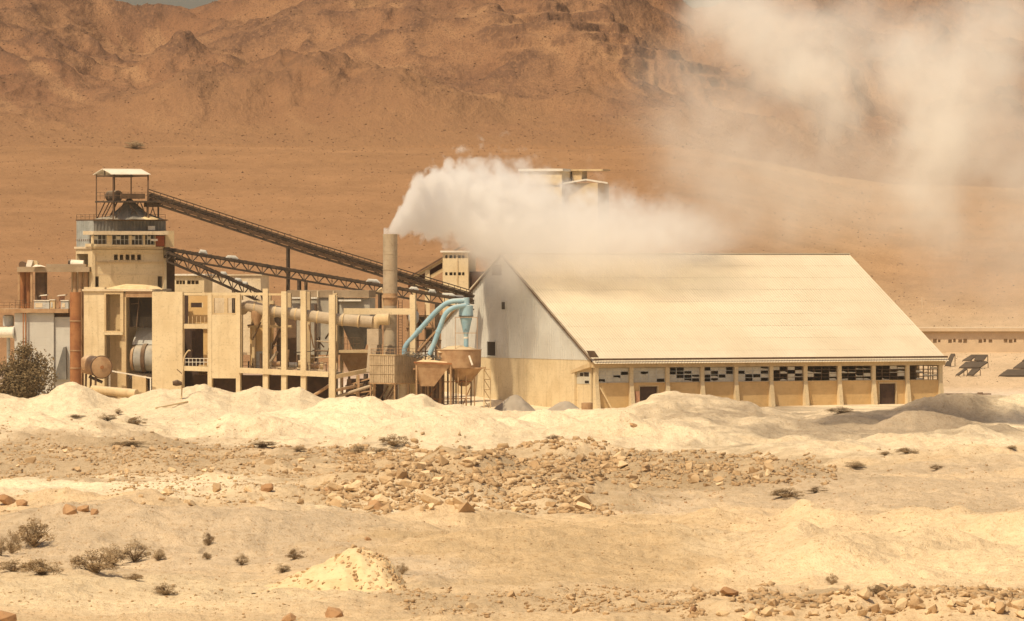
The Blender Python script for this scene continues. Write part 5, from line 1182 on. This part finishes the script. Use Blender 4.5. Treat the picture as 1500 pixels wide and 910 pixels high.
band(40, [(880, 690, 22), (980, 693, 24), (1060, 698, 16), (1130, 690, 14)], 9, 20, 'pale stone', 'the strip below the shed', 'rubble strip below the shed', ('left part', 'centre part', 'right part'))
band(34, [(20, 678, 14), (200, 672, 22), (330, 678, 22), (480, 672, 18)], 8, 17, 'tan stone', 'the left stony band', 'left stony band', ('far left', 'below the slab', 'below the frame'))
band(14, [(180, 735, 8), (250, 728, 10), (350, 728, 14), (470, 725, 12)], 9, 19, 'brownish stone', 'the pale left strip', 'pale left strip', ('left half', 'right half'))
band(60, [(1080, 895, 10), (1180, 885, 16), (1300, 883, 14), (1400, 880, 16), (1500, 885, 18)], 12, 32, 'reddish tan boulder', 'the bottom right pile', 'near right pile', ('left end', 'left half', 'right half', 'right end'))
band(22, [(640, 890, 12), (760, 885, 16), (880, 885, 14), (980, 893, 12)], 9, 19, 'half buried stone', 'the bottom gravel', 'bottom gravel', ('left part', 'right part'))
for (x, y, w, hh, red, lab) in ((552, 741, 24, 1.1, 1, 'dark brown boulder at the left foot of the rubble bank'), (541, 742, 20, 1.0, 0, 'round tan boulder leaning on the dark brown boulder'),
        (632, 733, 30, .9, 0, 'large pale slab boulder in the lower rubble bank'), (672, 734, 26, 1.0, 0, 'large rounded boulder beside the pale slab boulder'), (855, 742, 26, .7, 0, 'long lone boulder at the right foot of the rubble bank'),
        (392, 716, 22, .8, 1, 'dark rust boulder alone left of the rubble bank'), (364, 717, 12, 1.0, 0, 'small pale stone left of the dark rust boulder'),
        (103, 747, 24, .8, 1, 'left and palest of three reddish boulders in the left foreground'), (122, 745, 20, 1.0, 1, 'darkest middle boulder of three in the left foreground'), (138, 750, 16, .7, 1, 'smallest right boulder of three in the left foreground'),
        (10, 734, 28, .7, 1, 'flat reddish boulder at the left edge'), (31, 737, 16, 1.1, 1, 'upright reddish stone beside the flat left edge boulder'),
        (490, 898, 28, .9, 1, 'big rust coloured boulder on the bottom edge near the gravel heap'), (423, 905, 22, .9, 1, 'rust coloured boulder cut by the bottom edge left of the biggest one'), (8, 904, 32, .9, 1, 'brown boulder in the bottom left corner'),
        (1068, 869, 26, .55, 1, 'flat slab stone tipped up above the near right pile'), (1015, 893, 18, .9, 1, 'dark stone at the left end of the near right pile'), (1059, 898, 22, .8, 0, 'tan block just left of the near right pile'),
        (519, 801, 11, 1.0, 0, 'stone on top of the yellow gravel heap'), (539, 791, 10, .9, 1, 'lone dark stone behind the yellow gravel heap'), (928, 624, 11, .5, 1, 'dark flat stone on the pale sand below the shed'),
        (480, 718, 14, .6, 1, 'thin brown slab left of the rubble bank')):
    rock(x, y, w, lab, None, random.choice(RED if red else ROCKS), hh)
# the uncounted small stones
def scatter(name, mat, bands, meshes, label, kind='stuff', zf=None, sink=.2):
    data = []
    for me in meshes:
        v = np.zeros(len(me.vertices) * 3); me.vertices.foreach_get('co', v); t = np.array([tuple(p.vertices) for p in me.polygons]); data.append((v.reshape(-1, 3), t))
    V = []; T_ = []; off = 0
    for (n, x0, x1, y0, y1, wmin, wmax, curve) in bands:
        px = RNG.uniform(x0, x1, n); py = RNG.uniform(y0, y1, n)
        if zf is None:                     # ragged outline
            u_ = (px - x0) / (x1 - x0); v_ = (py - y0) / (y1 - y0); e_ = np.minimum(np.minimum(u_, 1 - u_) * 2.2, np.minimum(v_, 1 - v_))
            k_ = e_ > (fbm(px / 32, py / 9, 3, 44) - .34) * .5 + RNG.uniform(-.08, .08, n); px, py = px[k_], py[k_]
        if curve: py = py + curve * np.sin((px - x0) / (x1 - x0) * math.pi) + (fbm(px / 40, px * 0 + 2, 3, 5) - .5) * 14
        Yv = np.clip(F * H / (py - HY), 455, 1230) if zf is None else RNG.uniform(y0, y1, n)
        Xv = (px - 750) * Yv / F
        clump = fbm(Xv / 5, Yv / 12, 3, 8)
        keep = clump > (.34 if zf is None else (.36 if zf is zground else -1)); Xv, Yv = Xv[keep], Yv[keep]
        if zf is zhill:                    # boulders lie where rock stands out
            ri = np.clip(np.searchsorted(hys, Yv), 0, len(hys) - 1); ci = np.clip(np.searchsorted(hxs, Xv / Yv * F + 750), 0, len(hxs) - 1)
            kp = RNG.random(len(Xv)) < .3 + .7 * ROCKY[ri, ci]; Xv, Yv = Xv[kp], Yv[kp]
        Zv = (zf or zground)(Xv, Yv)
        w = (wmin + (wmax - wmin) * RNG.random(len(Xv)) ** 3) * Yv / F / 2
        for k in range(len(Xv)):
            v, t = data[k % len(data)]
            a_ = RNG.uniform(0, 6.28); c_, s_ = math.cos(a_), math.sin(a_)
            q = np.stack([v[:, 0] * c_ - v[:, 1] * s_, v[:, 0] * s_ + v[:, 1] * c_, v[:, 2] * RNG.uniform(.6, 1.1)], 1) * w[k]
            q += (Xv[k], Yv[k], Zv[k] + w[k] * sink)
            V.append(q); T_.append(t + off); off += len(v)
    V = np.concatenate(V).astype(np.float32); T_ = np.concatenate(T_).astype(np.int32)
    me = bpy.data.meshes.new(name); me.vertices.add(len(V)); me.vertices.foreach_set('co', V.ravel())
    me.loops.add(T_.size); me.loops.foreach_set('vertex_index', T_.ravel()); me.polygons.add(len(T_)); me.polygons.foreach_set('loop_start', np.arange(len(T_), dtype=np.int32) * 3)
    me.update(calc_edges=True); me.materials.append(M[mat])
    o = bpy.data.objects.new(name, me); COL.objects.link(o)
    return tag(o, label, name.replace('_', ' '), None, kind)
SMALL = [rock_mesh(500 + i, 9, .7) for i in range(6)]
scatter('rubble', 'rock', [(9500, 490, 900, 656, 752, 4, 17, 0), (4600, 460, 890, 702, 756, 5, 17, 0), (4800, 850, 1225, 668, 718, 4, 13, 0), (6200, -30, 560, 648, 708, 3, 10, 0), (1300, 150, 520, 710, 748, 2.5, 9, 0),
        (900, 0, 480, 642, 700, 2.5, 6, 0), (3800, 1000, 1540, 864, 920, 4, 19, 0), (2600, 560, 1060, 866, 914, 3, 11, 0), (500, 230, 420, 700, 760, 2, 6, 0), (1400, 900, 1500, 700, 780, 1.5, 4.5, 0),
        (2600, 0, 620, 765, 860, 1.4, 4, 0), (2600, 600, 1140, 765, 868, 1.4, 4.5, 0), (1500, 900, 1500, 760, 868, 1.3, 3.5, 0), (900, 0, 600, 850, 910, 2, 7, 0), (500, 0, 700, 600, 660, 1.5, 4, 0), (200, 0, 130, 725, 760, 2, 7, 0), (260, 1150, 1500, 660, 700, 2, 6, 0), (200, 700, 1200, 600, 660, 1.5, 4, 0)],
        SMALL, 'loose small stones and gravel strewn over the banks')
scatter('dark_pebbles', 'rock_red', [(260, 880, 1080, 712, 752, 2, 6, 0), (500, 1150, 1520, 690, 770, 1.5, 5, 0), (240, 0, 500, 640, 740, 1.5, 5, 0), (180, 500, 900, 660, 750, 2, 6, 0), (1000, 0, 1500, 760, 905, 1.3, 4, 0), (300, 0, 620, 770, 850, 1.5, 5, 0), (120, 1000, 1500, 870, 910, 3, 10, 0)],
        SMALL, 'dark pebbles dotted over the flat sandy ground')
scatter('plain_stones', 'hill_stone', [(15000, -60, 1560, 1330, 2252, .9, 2.7, 0)], SMALL[:3], 'small dark stones and tufts dotting the desert plain', zf=zground)
scatter('hill_boulders', 'hill_stone', [(30000, -60, 1560, 2265, 2870, 1.0, 3.8, 0)], SMALL[:3], 'dark boulders strewn over the hillside', zf=zhill)

# yellow gravel heap in the left foreground
c_ = hit(492, 866); hw = 108 * c_.y / F; top = 60 * c_.y / F
nx_, ny_ = 90, 40; vs = []; fs = []
uu, vv = np.meshgrid(np.linspace(-1.15, 1.15, nx_), np.linspace(-1, 1, ny_))
HPR = ([-1.15, -.95, -.6, -.2, .15, .32, .62, .82, .95, 1.15], [-.1, .06, .34, .66, .97, 1.0, .80, .40, .04, -.1])
prof = np.interp(uu, *HPR)
hz = prof * np.clip(1 - np.abs(vv) ** 1.6, 0, 1) + (fbm(uu * 9 + 5, vv * 5 + 3, 4, 77) - .5) * .16 * np.clip(prof * 2, 0, 1)
XX = c_.x + uu * hw; YY = c_.y + 7 + vv * 7.5; ZZ = zground(XX, YY) * .0 + c_.z - .25 + hz * top
me = grid_mesh('gravel_heap', XX, YY, ZZ); me.materials.append(M['gravel_yellow'])
gh = bpy.data.objects.new('gravel_heap', me); COL.objects.link(gh); tag(gh, 'lone heap of yellow gravel in the left foreground', 'gravel heap')
V = []; fcs = []
mb = MB()
for k in range(420):
    u_ = min(1.0, random.gauss(.62, .28)) if k % 3 else random.uniform(-.9, .9); v_ = random.uniform(-.95, .1)
    pz = float(np.interp(u_, *HPR)) * max(0, 1 - abs(v_) ** 1.6)
    s = random.uniform(.06, .26) * (1 if k % 3 else .7); me_ = SMALL[k % 6]; q = Vector((c_.x + u_ * hw, c_.y + 7 + v_ * 7.5, c_.z - .25 + pz * top))
    mb.add([q + Vector(v.co) * s for v in me_.vertices], [tuple(p.vertices) for p in me_.polygons])
o = mb.build('heap_stones', 'rock', None, kind='stuff'); o.parent = gh

# ---------------------------------------------------------------- plants
def foliage_mesh(seed, n, lobes, leaf, mat, twigs=60, twig_h=.9):
    """leaf sized faces in clumps spread through a crown about one unit wide and high"""
    rd = random.Random(seed); mb = MB()
    cl = []
    for _ in range(lobes):
        a_ = rd.uniform(0, 6.28); r_ = rd.uniform(.05, .40); cl.append((math.cos(a_) * r_, math.sin(a_) * r_, rd.uniform(.18, .95 - r_ * .9), rd.uniform(.09, .2)))
    for _ in range(n):
        cx, cy, cz, cr = rd.choice(cl)
        d = Vector((rd.gauss(0, 1), rd.gauss(0, 1), rd.gauss(0, 1))).normalized() * cr * rd.random() ** .4
        p = Vector((cx, cy, max(.02, cz))) + d
        a_ = Vector((rd.gauss(0, 1), rd.gauss(0, 1), rd.gauss(0, 1))).normalized(); b_ = a_.orthogonal().normalized()
        L_ = leaf * rd.uniform(.6, 1.5)
        mb.add([p - b_ * L_ * .35, p + a_ * L_, p + b_ * L_ * .35], [(0, 1, 2)])
    for _ in range(twigs):
        cx, cy, cz, cr = rd.choice(cl); e = Vector((cx + rd.uniform(-cr, cr), cy + rd.uniform(-cr, cr), max(.1, cz + rd.uniform(-.05, cr * 1.3))))
        s_ = Vector((rd.uniform(-.06, .06), rd.uniform(-.06, .06), -.03)); b_ = (e - s_).orthogonal().normalized() * .008
        mb.add([s_ - b_, s_ + b_, e], [(0, 1, 2)])
    me = bpy.data.meshes.new('foliage'); me.from_pydata([tuple(v) for v in mb.v], [], mb.f); me.materials.append(M[mat]); return me
def twig_mesh(seed, n):
    rd = random.Random(seed); mb = MB()
    for _ in range(n):
        a_ = rd.uniform(0, 6.28); r_ = rd.uniform(.05, .5); e = Vector((math.cos(a_) * r_, math.sin(a_) * r_, rd.uniform(.3, 1.0) * (1 - r_ * .9)))
        mid = e * .5 + Vector((rd.uniform(-.05, .05), rd.uniform(-.05, .05), .06))
        mb.tube([(0, 0, -.05), mid, e], [.016, .011, .004], 4, False)
    me = bpy.data.meshes.new('stems'); me.from_pydata([tuple(v) for v in mb.v], [], mb.f); me.materials.append(M['twig']); return me
FOL = [foliage_mesh(40 + i, 2600, 20 + i, .036, 'scrub_leaf') for i in range(4)]; STEMS = [twig_mesh(60 + i, 16) for i in range(3)]
def shrub(px, py, w, h, label, group=None, Y=None):
    p = hit(px, py) if Y is None else Vector(((px - 750) * Y / F, Y, float(zhill(np.array([(px - 750) * Y / F]), np.array([Y]))[0]) if Y > 2250 else gz(px, Y)))
    k = p.y / F
    e = thing('desert_shrub', label, 'shrub', p, group)
    for nm, me in (('foliage', random.choice(FOL)), ('stems', random.choice(STEMS))):
        o = bpy.data.objects.new(nm, me); COL.objects.link(o); o.parent = e
        o.scale = (w * k * 1.5, w * k * 1.2, h * k * (1.32 if py > 735 or px > 1000 and py > 840 else .95)); o.rotation_euler = (0, 0, random.uniform(0, 6.3))
for q in ((48, 802, 54, 34, 'largest dark round shrub at the left edge of the near slope'), (17, 811, 24, 26, 'upright shrub just left of the largest round shrub'), (1, 815, 16, 24, 'shrub cut by the left edge of the picture'),
        (62, 842, 52, 22, 'low greyish shrub below the largest round shrub'), (138, 840, 60, 26, 'left clump of the wide shrub drift on the near slope'), (164, 828, 48, 24, 'middle clump of the wide shrub drift on the near slope'), (197, 824, 46, 26, 'right clump of the wide shrub drift on the near slope'),
        (20, 838, 40, 14, 'flat faded shrub at the left edge of the hollow'), (196, 850, 24, 9, 'low tuft under the wide shrub drift'), (232, 822, 20, 16, 'thin pale shrub right of the wide shrub drift'), (306, 800, 15, 18, 'small upright shrub alone on the near slope'), (304, 820, 16, 10, 'tiny tuft below the small upright shrub'),
        (354, 828, 18, 13, 'small round tuft midway between shrub drift and gravel heap'), (432, 820, 20, 13, 'dark tuft under the broken soil edge'), (414, 840, 22, 11, 'thin tuft left of the gravel heap'), (242, 873, 36, 14, 'spreading dark tuft on the pale track at lower left'), (589, 842, 18, 13, 'tuft at the right foot of the gravel heap'),
        (157, 617, 28, 13, 'left of three brown shrubs on the sand below the rusty stack'), (173, 607, 14, 9, 'small shrub behind the three on the sand bank'), (200, 622, 24, 13, 'right of three brown shrubs on the sand below the kiln'), (113, 612, 26, 6, 'flat dry tuft on sand at the far left bank'), (190, 653, 64, 8, 'long flat strip of dry scrub above the left stony band'),
        (383, 655, 46, 11, 'arched brown scrub on the bank below the frame'), (437, 661, 22, 10, 'round tuft right of the arched scrub'), (527, 664, 34, 13, 'left patch of scrub before the mesh cabin'), (577, 655, 40, 18, 'tallest patch of scrub before the mesh cabin'), (553, 664, 32, 9, 'low patch between two scrub patches before the mesh cabin'),
        (687, 658, 15, 6, 'tiny dark tuft on pale sand below the bowl'), (810, 645, 20, 8, 'tuft crowning the mound above the rubble bank'), (1231, 606, 30, 11, 'dry shrub against the shed wall left of the right door'), (1329, 664, 28, 11, 'shrub on the bank below the shed right corner'), (1252, 686, 36, 11, 'wide dark scrub on the broken bank right of the rubble'), (1297, 668, 18, 7, 'small tuft left of the bank shrub'),
        (1154, 729, 46, 15, 'broad grey scrub patch on the flat ground'), (1196, 722, 28, 10, 'smaller scrub right of the broad grey patch'), (1372, 688, 18, 8, 'tuft in the notch of the right bank'), (1481, 658, 16, 7, 'tuft near the right edge on the grey slope'), (1219, 857, 14, 13, 'pale twiggy plant before the right dunes'), (1241, 866, 9, 8, 'small tuft between two plants above the near right pile'), (1284, 871, 22, 13, 'dark tuft at the back of the near right pile')):
    shrub(*q)
shrub(196, 0, 34, 12, 'dark lone shrub on the desert plain above the canopy', None, 2215)
tr = thing('bushy_tree', 'dusty bushy tree in front of the pale steel tank at the left edge', 'tree', P(36, 580, 1166))
tr.location.z = gz(36, 1166); WLOC[tr.name] = Vector(tr.location)
mb = MB(); b0 = Vector(tr.location); rd = random.Random(5)
for k in range(5):
    a_ = k * 1.26 + .3; e = b0 + Vector((math.cos(a_) * 2.2, math.sin(a_) * 1.4, rd.uniform(7, 11)))
    mb.tube([b0 + Vector((math.cos(a_) * .15, math.sin(a_) * .15, -.3)), b0 + (e - b0) * .4 + Vector((0, 0, .5)), e], [.2, .13, .05], 7)
mb.build('trunk', 'twig', tr, True)
me = foliage_mesh(91, 9500, 42, .030, 'tree_leaf', 220)
o = bpy.data.objects.new('crown', me); COL.objects.link(o); o.parent = tr; o.scale = (12.5, 10.5, 12.3); o.location = (0, 0, -.4)
# grey ash heaps at the foot of the gable
for (px, py, w, h, Yh, lab) in ((752, 599, 33, 24, 1196, 'dark grey ash heap left of the shed corner'), (826, 602, 26, 14, 1199, 'smaller grey ash heap nearer the shed corner'), (742, 600, 14, 9, 1194, 'low lump at the left foot of the dark ash heap')):
    uu, vv = np.meshgrid(np.linspace(-1.1, 1.1, 40), np.linspace(-1.1, 1.1, 26)); rr = np.sqrt(uu ** 2 + vv ** 2) + (fbm(uu * 3 + px, vv * 3, 3, 15) - .5) * .22
    zz_ = np.clip(1 - rr, -.12, 1) ** 1 ; zz_ = np.where(zz_ > .75, .75 + (zz_ - .75) * .5, zz_)
    b_ = P(px, py, Yh); me = grid_mesh('ash_heap', b_.x + uu * w * PX + .12 * w * PX * zz_, b_.y + vv * w * PX, max(gz(px, Yh), -.2) + zz_ * h * PX * 1.15)
    me.materials.append(M['ash']); o = bpy.data.objects.new('ash_heap', me); COL.objects.link(o); tag(o, lab, 'ash heap', 'ash heaps by the gable')

# ---------------------------------------------------------------- smoke
def curve_node(N, v, pts):
    nd = N.n('ShaderNodeFloatCurve'); c = nd.mapping.curves[0]
    while len(c.points) > 2: c.points.remove(c.points[1])
    c.points[0].location = pts[0]; c.points[-1].location = pts[-1]
    for p in pts[1:-1]: c.points.new(*p)
    nd.mapping.update(); N.put(nd.inputs['Value'], v); return nd.outputs[0]
def vol_mat(name, color, aniso=.2):
    m = bpy.data.materials.new(name); m.use_nodes = True; t = m.node_tree; t.nodes.clear(); N = NB(t)
    o = N.n('ShaderNodeOutputMaterial'); v = N.n('ShaderNodeVolumePrincipled')
    v.inputs['Color'].default_value = rgb(color); v.inputs['Anisotropy'].default_value = aniso
    N.put(o.inputs['Volume'], v.outputs[0]); return m, N, v
PLUME = [(569, 341, 9), (578, 330, 17), (592, 315, 32), (610, 302, 44), (640, 296, 52), (680, 300, 60), (720, 312, 74), (760, 322, 80), (810, 326, 74), (870, 328, 68), (940, 330, 62), (1000, 330, 54), (1050, 332, 44), (1090, 336, 30), (1125, 340, 14)]
O_ = P(571.5, 345, 1196); LX = (1125 - 569) * PX
def plume_hull():
    mb = MB(); pts = []; rs = []
    for (x, c, r_) in PLUME: pts.append(P(x, c, 1196 + float(np.interp((x - 569) / 556, [0, .08, .16, .25, .4, 1], [0, 20, 37, 46, 53, 62])))); rs.append(r_ * PX * (1.6 if x < 600 else 2.2 if x < 660 else 2.7) + .35)
    pts.insert(0, P(562, 343, 1196)); rs.insert(0, 1.0); pts.append(P(1140, 341, 1256)); rs.append(.8)
    vs = []; n = 20
    for p, r_ in zip(pts, rs):
        for k in range(n): a_ = 2 * math.pi * k / n; vs.append(p + Vector((0, math.cos(a_) * r_, math.sin(a_) * r_)) - O_)
    fs = [(i * n + k, (i + 1) * n + k, (i + 1) * n + (k + 1) % n, i * n + (k + 1) % n) for i in range(len(pts) - 1) for k in range(n)]
    fs += [tuple(range(n)), tuple(range((len(pts) - 1) * n + n - 1, (len(pts) - 1) * n - 1, -1))]
    me = bpy.data.meshes.new('smoke_plume'); me.from_pydata([tuple(v) for v in vs], [], fs)
    bm = bmesh.new(); bm.from_mesh(me); bmesh.ops.recalc_face_normals(bm, faces=bm.faces); bm.to_mesh(me); bm.free()
    o = bpy.data.objects.new('smoke_plume', me); COL.objects.link(o); o.location = O_
    return tag(o, 'dense pale smoke plume drifting right from the chimney over the shed ridge', 'smoke', None, 'stuff')
pm = plume_hull()
m, N, v = vol_mat('plume_smoke', (.99, .98, .965), .1)
tc = N.n('ShaderNodeTexCoord').outputs['Object']
sx = N.n('ShaderNodeSeparateXYZ'); N.put(sx.inputs[0], tc); x_, y_, z_ = sx.outputs
t_ = N.m('DIVIDE', N.m('ADD', x_, .3), LX, clamp=True)
zc_ = N.m('SUBTRACT', N.m('MULTIPLY', curve_node(N, t_, [((x - 569) / 556, ((345 - c) * PX + 2) / 12) for x, c, r_ in PLUME]), 12), 2)
rr_ = N.m('MULTIPLY', curve_node(N, t_, [((x - 569) / 556, r_ * PX / 12) for x, c, r_ in PLUME]), 12)
n1 = N.noise(tc, .15, 5, .55, 0); n2 = N.noise(tc, .42, 5, .62).outputs['Fac']
w1 = N.n('ShaderNodeSeparateXYZ'); N.put(w1.inputs[0], n1.outputs['Color'])
ydr = N.m('MULTIPLY', curve_node(N, t_, [(0, 0), (.08, .333), (.16, .6), (.25, .742), (.4, .855), (1, 1)]), 62)
dz_ = N.m('DIVIDE', N.m('SUBTRACT', z_, zc_), rr_); dy_ = N.m('DIVIDE', N.m('SUBTRACT', y_, ydr), rr_)
dz_ = N.m('ADD', dz_, N.m('MULTIPLY', N.m('SUBTRACT', w1.outputs[0], .5), 1.1)); dy_ = N.m('ADD', dy_, N.m('MULTIPLY', N.m('SUBTRACT', w1.outputs[1], .5), 1.1))
d_ = N.m('SQRT', N.m('ADD', N.m('MULTIPLY', dz_, dz_), N.m('MULTIPLY', dy_, dy_)))
d0_ = N.m('SQRT', N.m('ADD', N.m('POWER', N.m('ADD', N.m('DIVIDE', N.m('SUBTRACT', z_, zc_), rr_), .55), 2), N.m('POWER', N.m('DIVIDE', N.m('ADD', N.m('SUBTRACT', y_, ydr), 9), N.m('ADD', rr_, 5)), 2)))
d0_ = N.m('ADD', d0_, N.m('MULTIPLY', N.m('SUBTRACT', w1.outputs[2], .5), 1.2))
ba = N.m('ABSOLUTE', N.m('SUBTRACT', N.m('MULTIPLY', N.noise(tc, .24, 0).outputs['Fac'], 2), 1)); bb_ = N.m('ABSOLUTE', N.m('SUBTRACT', N.m('MULTIPLY', N.noise(tc, .62, 0).outputs['Fac'], 2), 1))
bil = N.m('ADD', N.m('MULTIPLY', ba, 1.3), N.m('MULTIPLY', bb_, .7))
d_ = N.m('SUBTRACT', N.m('ADD', d_, .42), N.m('MULTIPLY', bil, curve_node(N, t_, [(0, .05), (.05, .45), (.2, .62), (.5, .55), (1, .3)])))
d_ = N.m('ADD', d_, N.m('MULTIPLY', N.m('SUBTRACT', n2, .5), curve_node(N, t_, [(0, .15), (.06, .7), (.2, .9), (1, 1.1)])))
edge = curve_node(N, t_, [(0, 1.0), (.1, 1.02), (.3, .72), (.5, .4), (1, .1)])
body = N.n('ShaderNodeMapRange', interpolation_type='SMOOTHSTEP'); N.put(body.inputs[0], d_); N.put(body.inputs[1], edge); body.inputs[2].default_value = 1.3; body.inputs[3].default_value = 1.0; body.inputs[4].default_value = 0.0
dens = N.m('MULTIPLY', curve_node(N, t_, [(0, 1.0), (.05, .8), (.15, .55), (.28, .4), (.45, .3), (.6, .22), (.8, .16), (.9, .07), (1, .0)]), body.outputs[0])
dens = N.m('ADD', dens, N.m('MULTIPLY', N.mr(d0_, .2, 1.25, 1, 0), curve_node(N, t_, [(0, 0), (.12, 0), (.2, .085), (.5, .10), (.8, .06), (1, 0)])))
N.put(v.inputs['Density'], dens); pm.data.materials.append(m)

YC = 1075; KC = YC / F; OC = P(1200, 230, YC)
BLOBS = [(1080, 20, 95, 90, 1.0), (1150, 100, 105, 90, .95), (1220, 150, 95, 80, .7), (1010, 150, 120, 120, .24), (1100, 240, 170, 130, .34), (1345, 110, 90, 95, .9), (1390, 190, 95, 105, 1.15), (1365, 285, 80, 95, .7),
         (1450, 60, 120, 105, .7), (1480, 190, 100, 140, .55), (1260, 50, 150, 95, .42), (1460, 380, 150, 105, .34), (1190, 290, 190, 80, .14), (1560, 300, 130, 180, .45), (1270, 250, 140, 110, .28)]
bm = bmesh.new(); bmesh.ops.create_uvsphere(bm, u_segments=32, v_segments=18, radius=1.0)
for v_ in bm.verts:
    c = v_.co
    sg = lambda q, p: math.copysign(abs(q) ** p, q)
    v_.co = Vector((sg(c.x, .6) * 400 * KC + 60 * KC, sg(c.y, .6) * 24, sg(c.z, .6) * 300 * KC + 20 * KC))
me = bpy.data.meshes.new('smoke_cloud'); bm.to_mesh(me); bm.free()
cl = bpy.data.objects.new('smoke_cloud', me); COL.objects.link(cl); cl.location = OC
tag(cl, 'thin drifting smoke cloud high on the right before the hills', 'smoke', None, 'stuff')
m, N, v = vol_mat('drifting_smoke', (.985, .975, .955), .1)
tc = N.n('ShaderNodeTexCoord').outputs['Object']
n1 = N.noise(tc, .055, 5, .58, 0); n2 = N.noise(tc, .16, 5, .62).outputs['Fac']
wv = N.n('ShaderNodeVectorMath', operation='MULTIPLY_ADD'); N.put(wv.inputs[0], n1.outputs['Color']); wv.inputs[1].default_value = (22, 18, 22); N.put(wv.inputs[2], tc)
ctr = N.n('ShaderNodeVectorMath', operation='SUBTRACT'); N.put(ctr.inputs[0], wv.outputs[0]); ctr.inputs[1].default_value = (11, 9, 11)
tot = None
for (x, y, rx, ry, dn) in BLOBS:
    a = N.n('ShaderNodeVectorMath', operation='MULTIPLY_ADD'); N.put(a.inputs[0], ctr.outputs[0])
    s_ = (1 / (rx * KC * 1.15), 1 / 18.0, 1 / (ry * KC * 1.15)); a.inputs[1].default_value = s_
    a.inputs[2].default_value = (-(x - 1200) * KC * s_[0], 0, -(230 - y) * KC * s_[2])
    L_ = N.n('ShaderNodeVectorMath', operation='LENGTH'); N.put(L_.inputs[0], a.outputs[0])
    q = N.mr(L_.outputs['Value'], 0.0, 1.0, dn, 0)
    tot = q if tot is None else N.m('ADD', tot, q)
box = N.n('ShaderNodeVectorMath', operation='MULTIPLY'); N.put(box.inputs[0], tc); box.inputs[1].default_value = (1 / (440 * KC), 1 / 24, 1 / (310 * KC))
bl_ = N.n('ShaderNodeVectorMath', operation='LENGTH'); N.put(bl_.inputs[0], box.outputs[0])
dens = N.m('MULTIPLY', N.m('MULTIPLY', tot, N.mr(n2, .30, .72, .45, 1.35)), .13)
N.put(v.inputs['Density'], dens); cl.data.materials.append(m)

# ---------------------------------------------------------------- dusty air
mb = MB(); mb.hexa([(-1900, -420, -6), (1900, -420, -6), (1900, 3600, -6), (-1900, 3600, -6), (-1900, -420, 260), (1900, -420, 260), (1900, 3600, 260), (-1900, 3600, 260)])
hz_ = bpy.data.materials.new('dusty_air'); hz_.use_nodes = True; t = hz_.node_tree; t.nodes.clear()
o_ = t.nodes.new('ShaderNodeOutputMaterial'); v_ = t.nodes.new('ShaderNodeVolumePrincipled'); v_.inputs['Density'].default_value = 2.6e-5
v_.inputs['Color'].default_value = (.95, .86, .74, 1); v_.inputs['Anisotropy'].default_value = .2; t.links.new(v_.outputs[0], o_.inputs['Volume'])
mb.build('haze', hz_, None, kind='stuff')
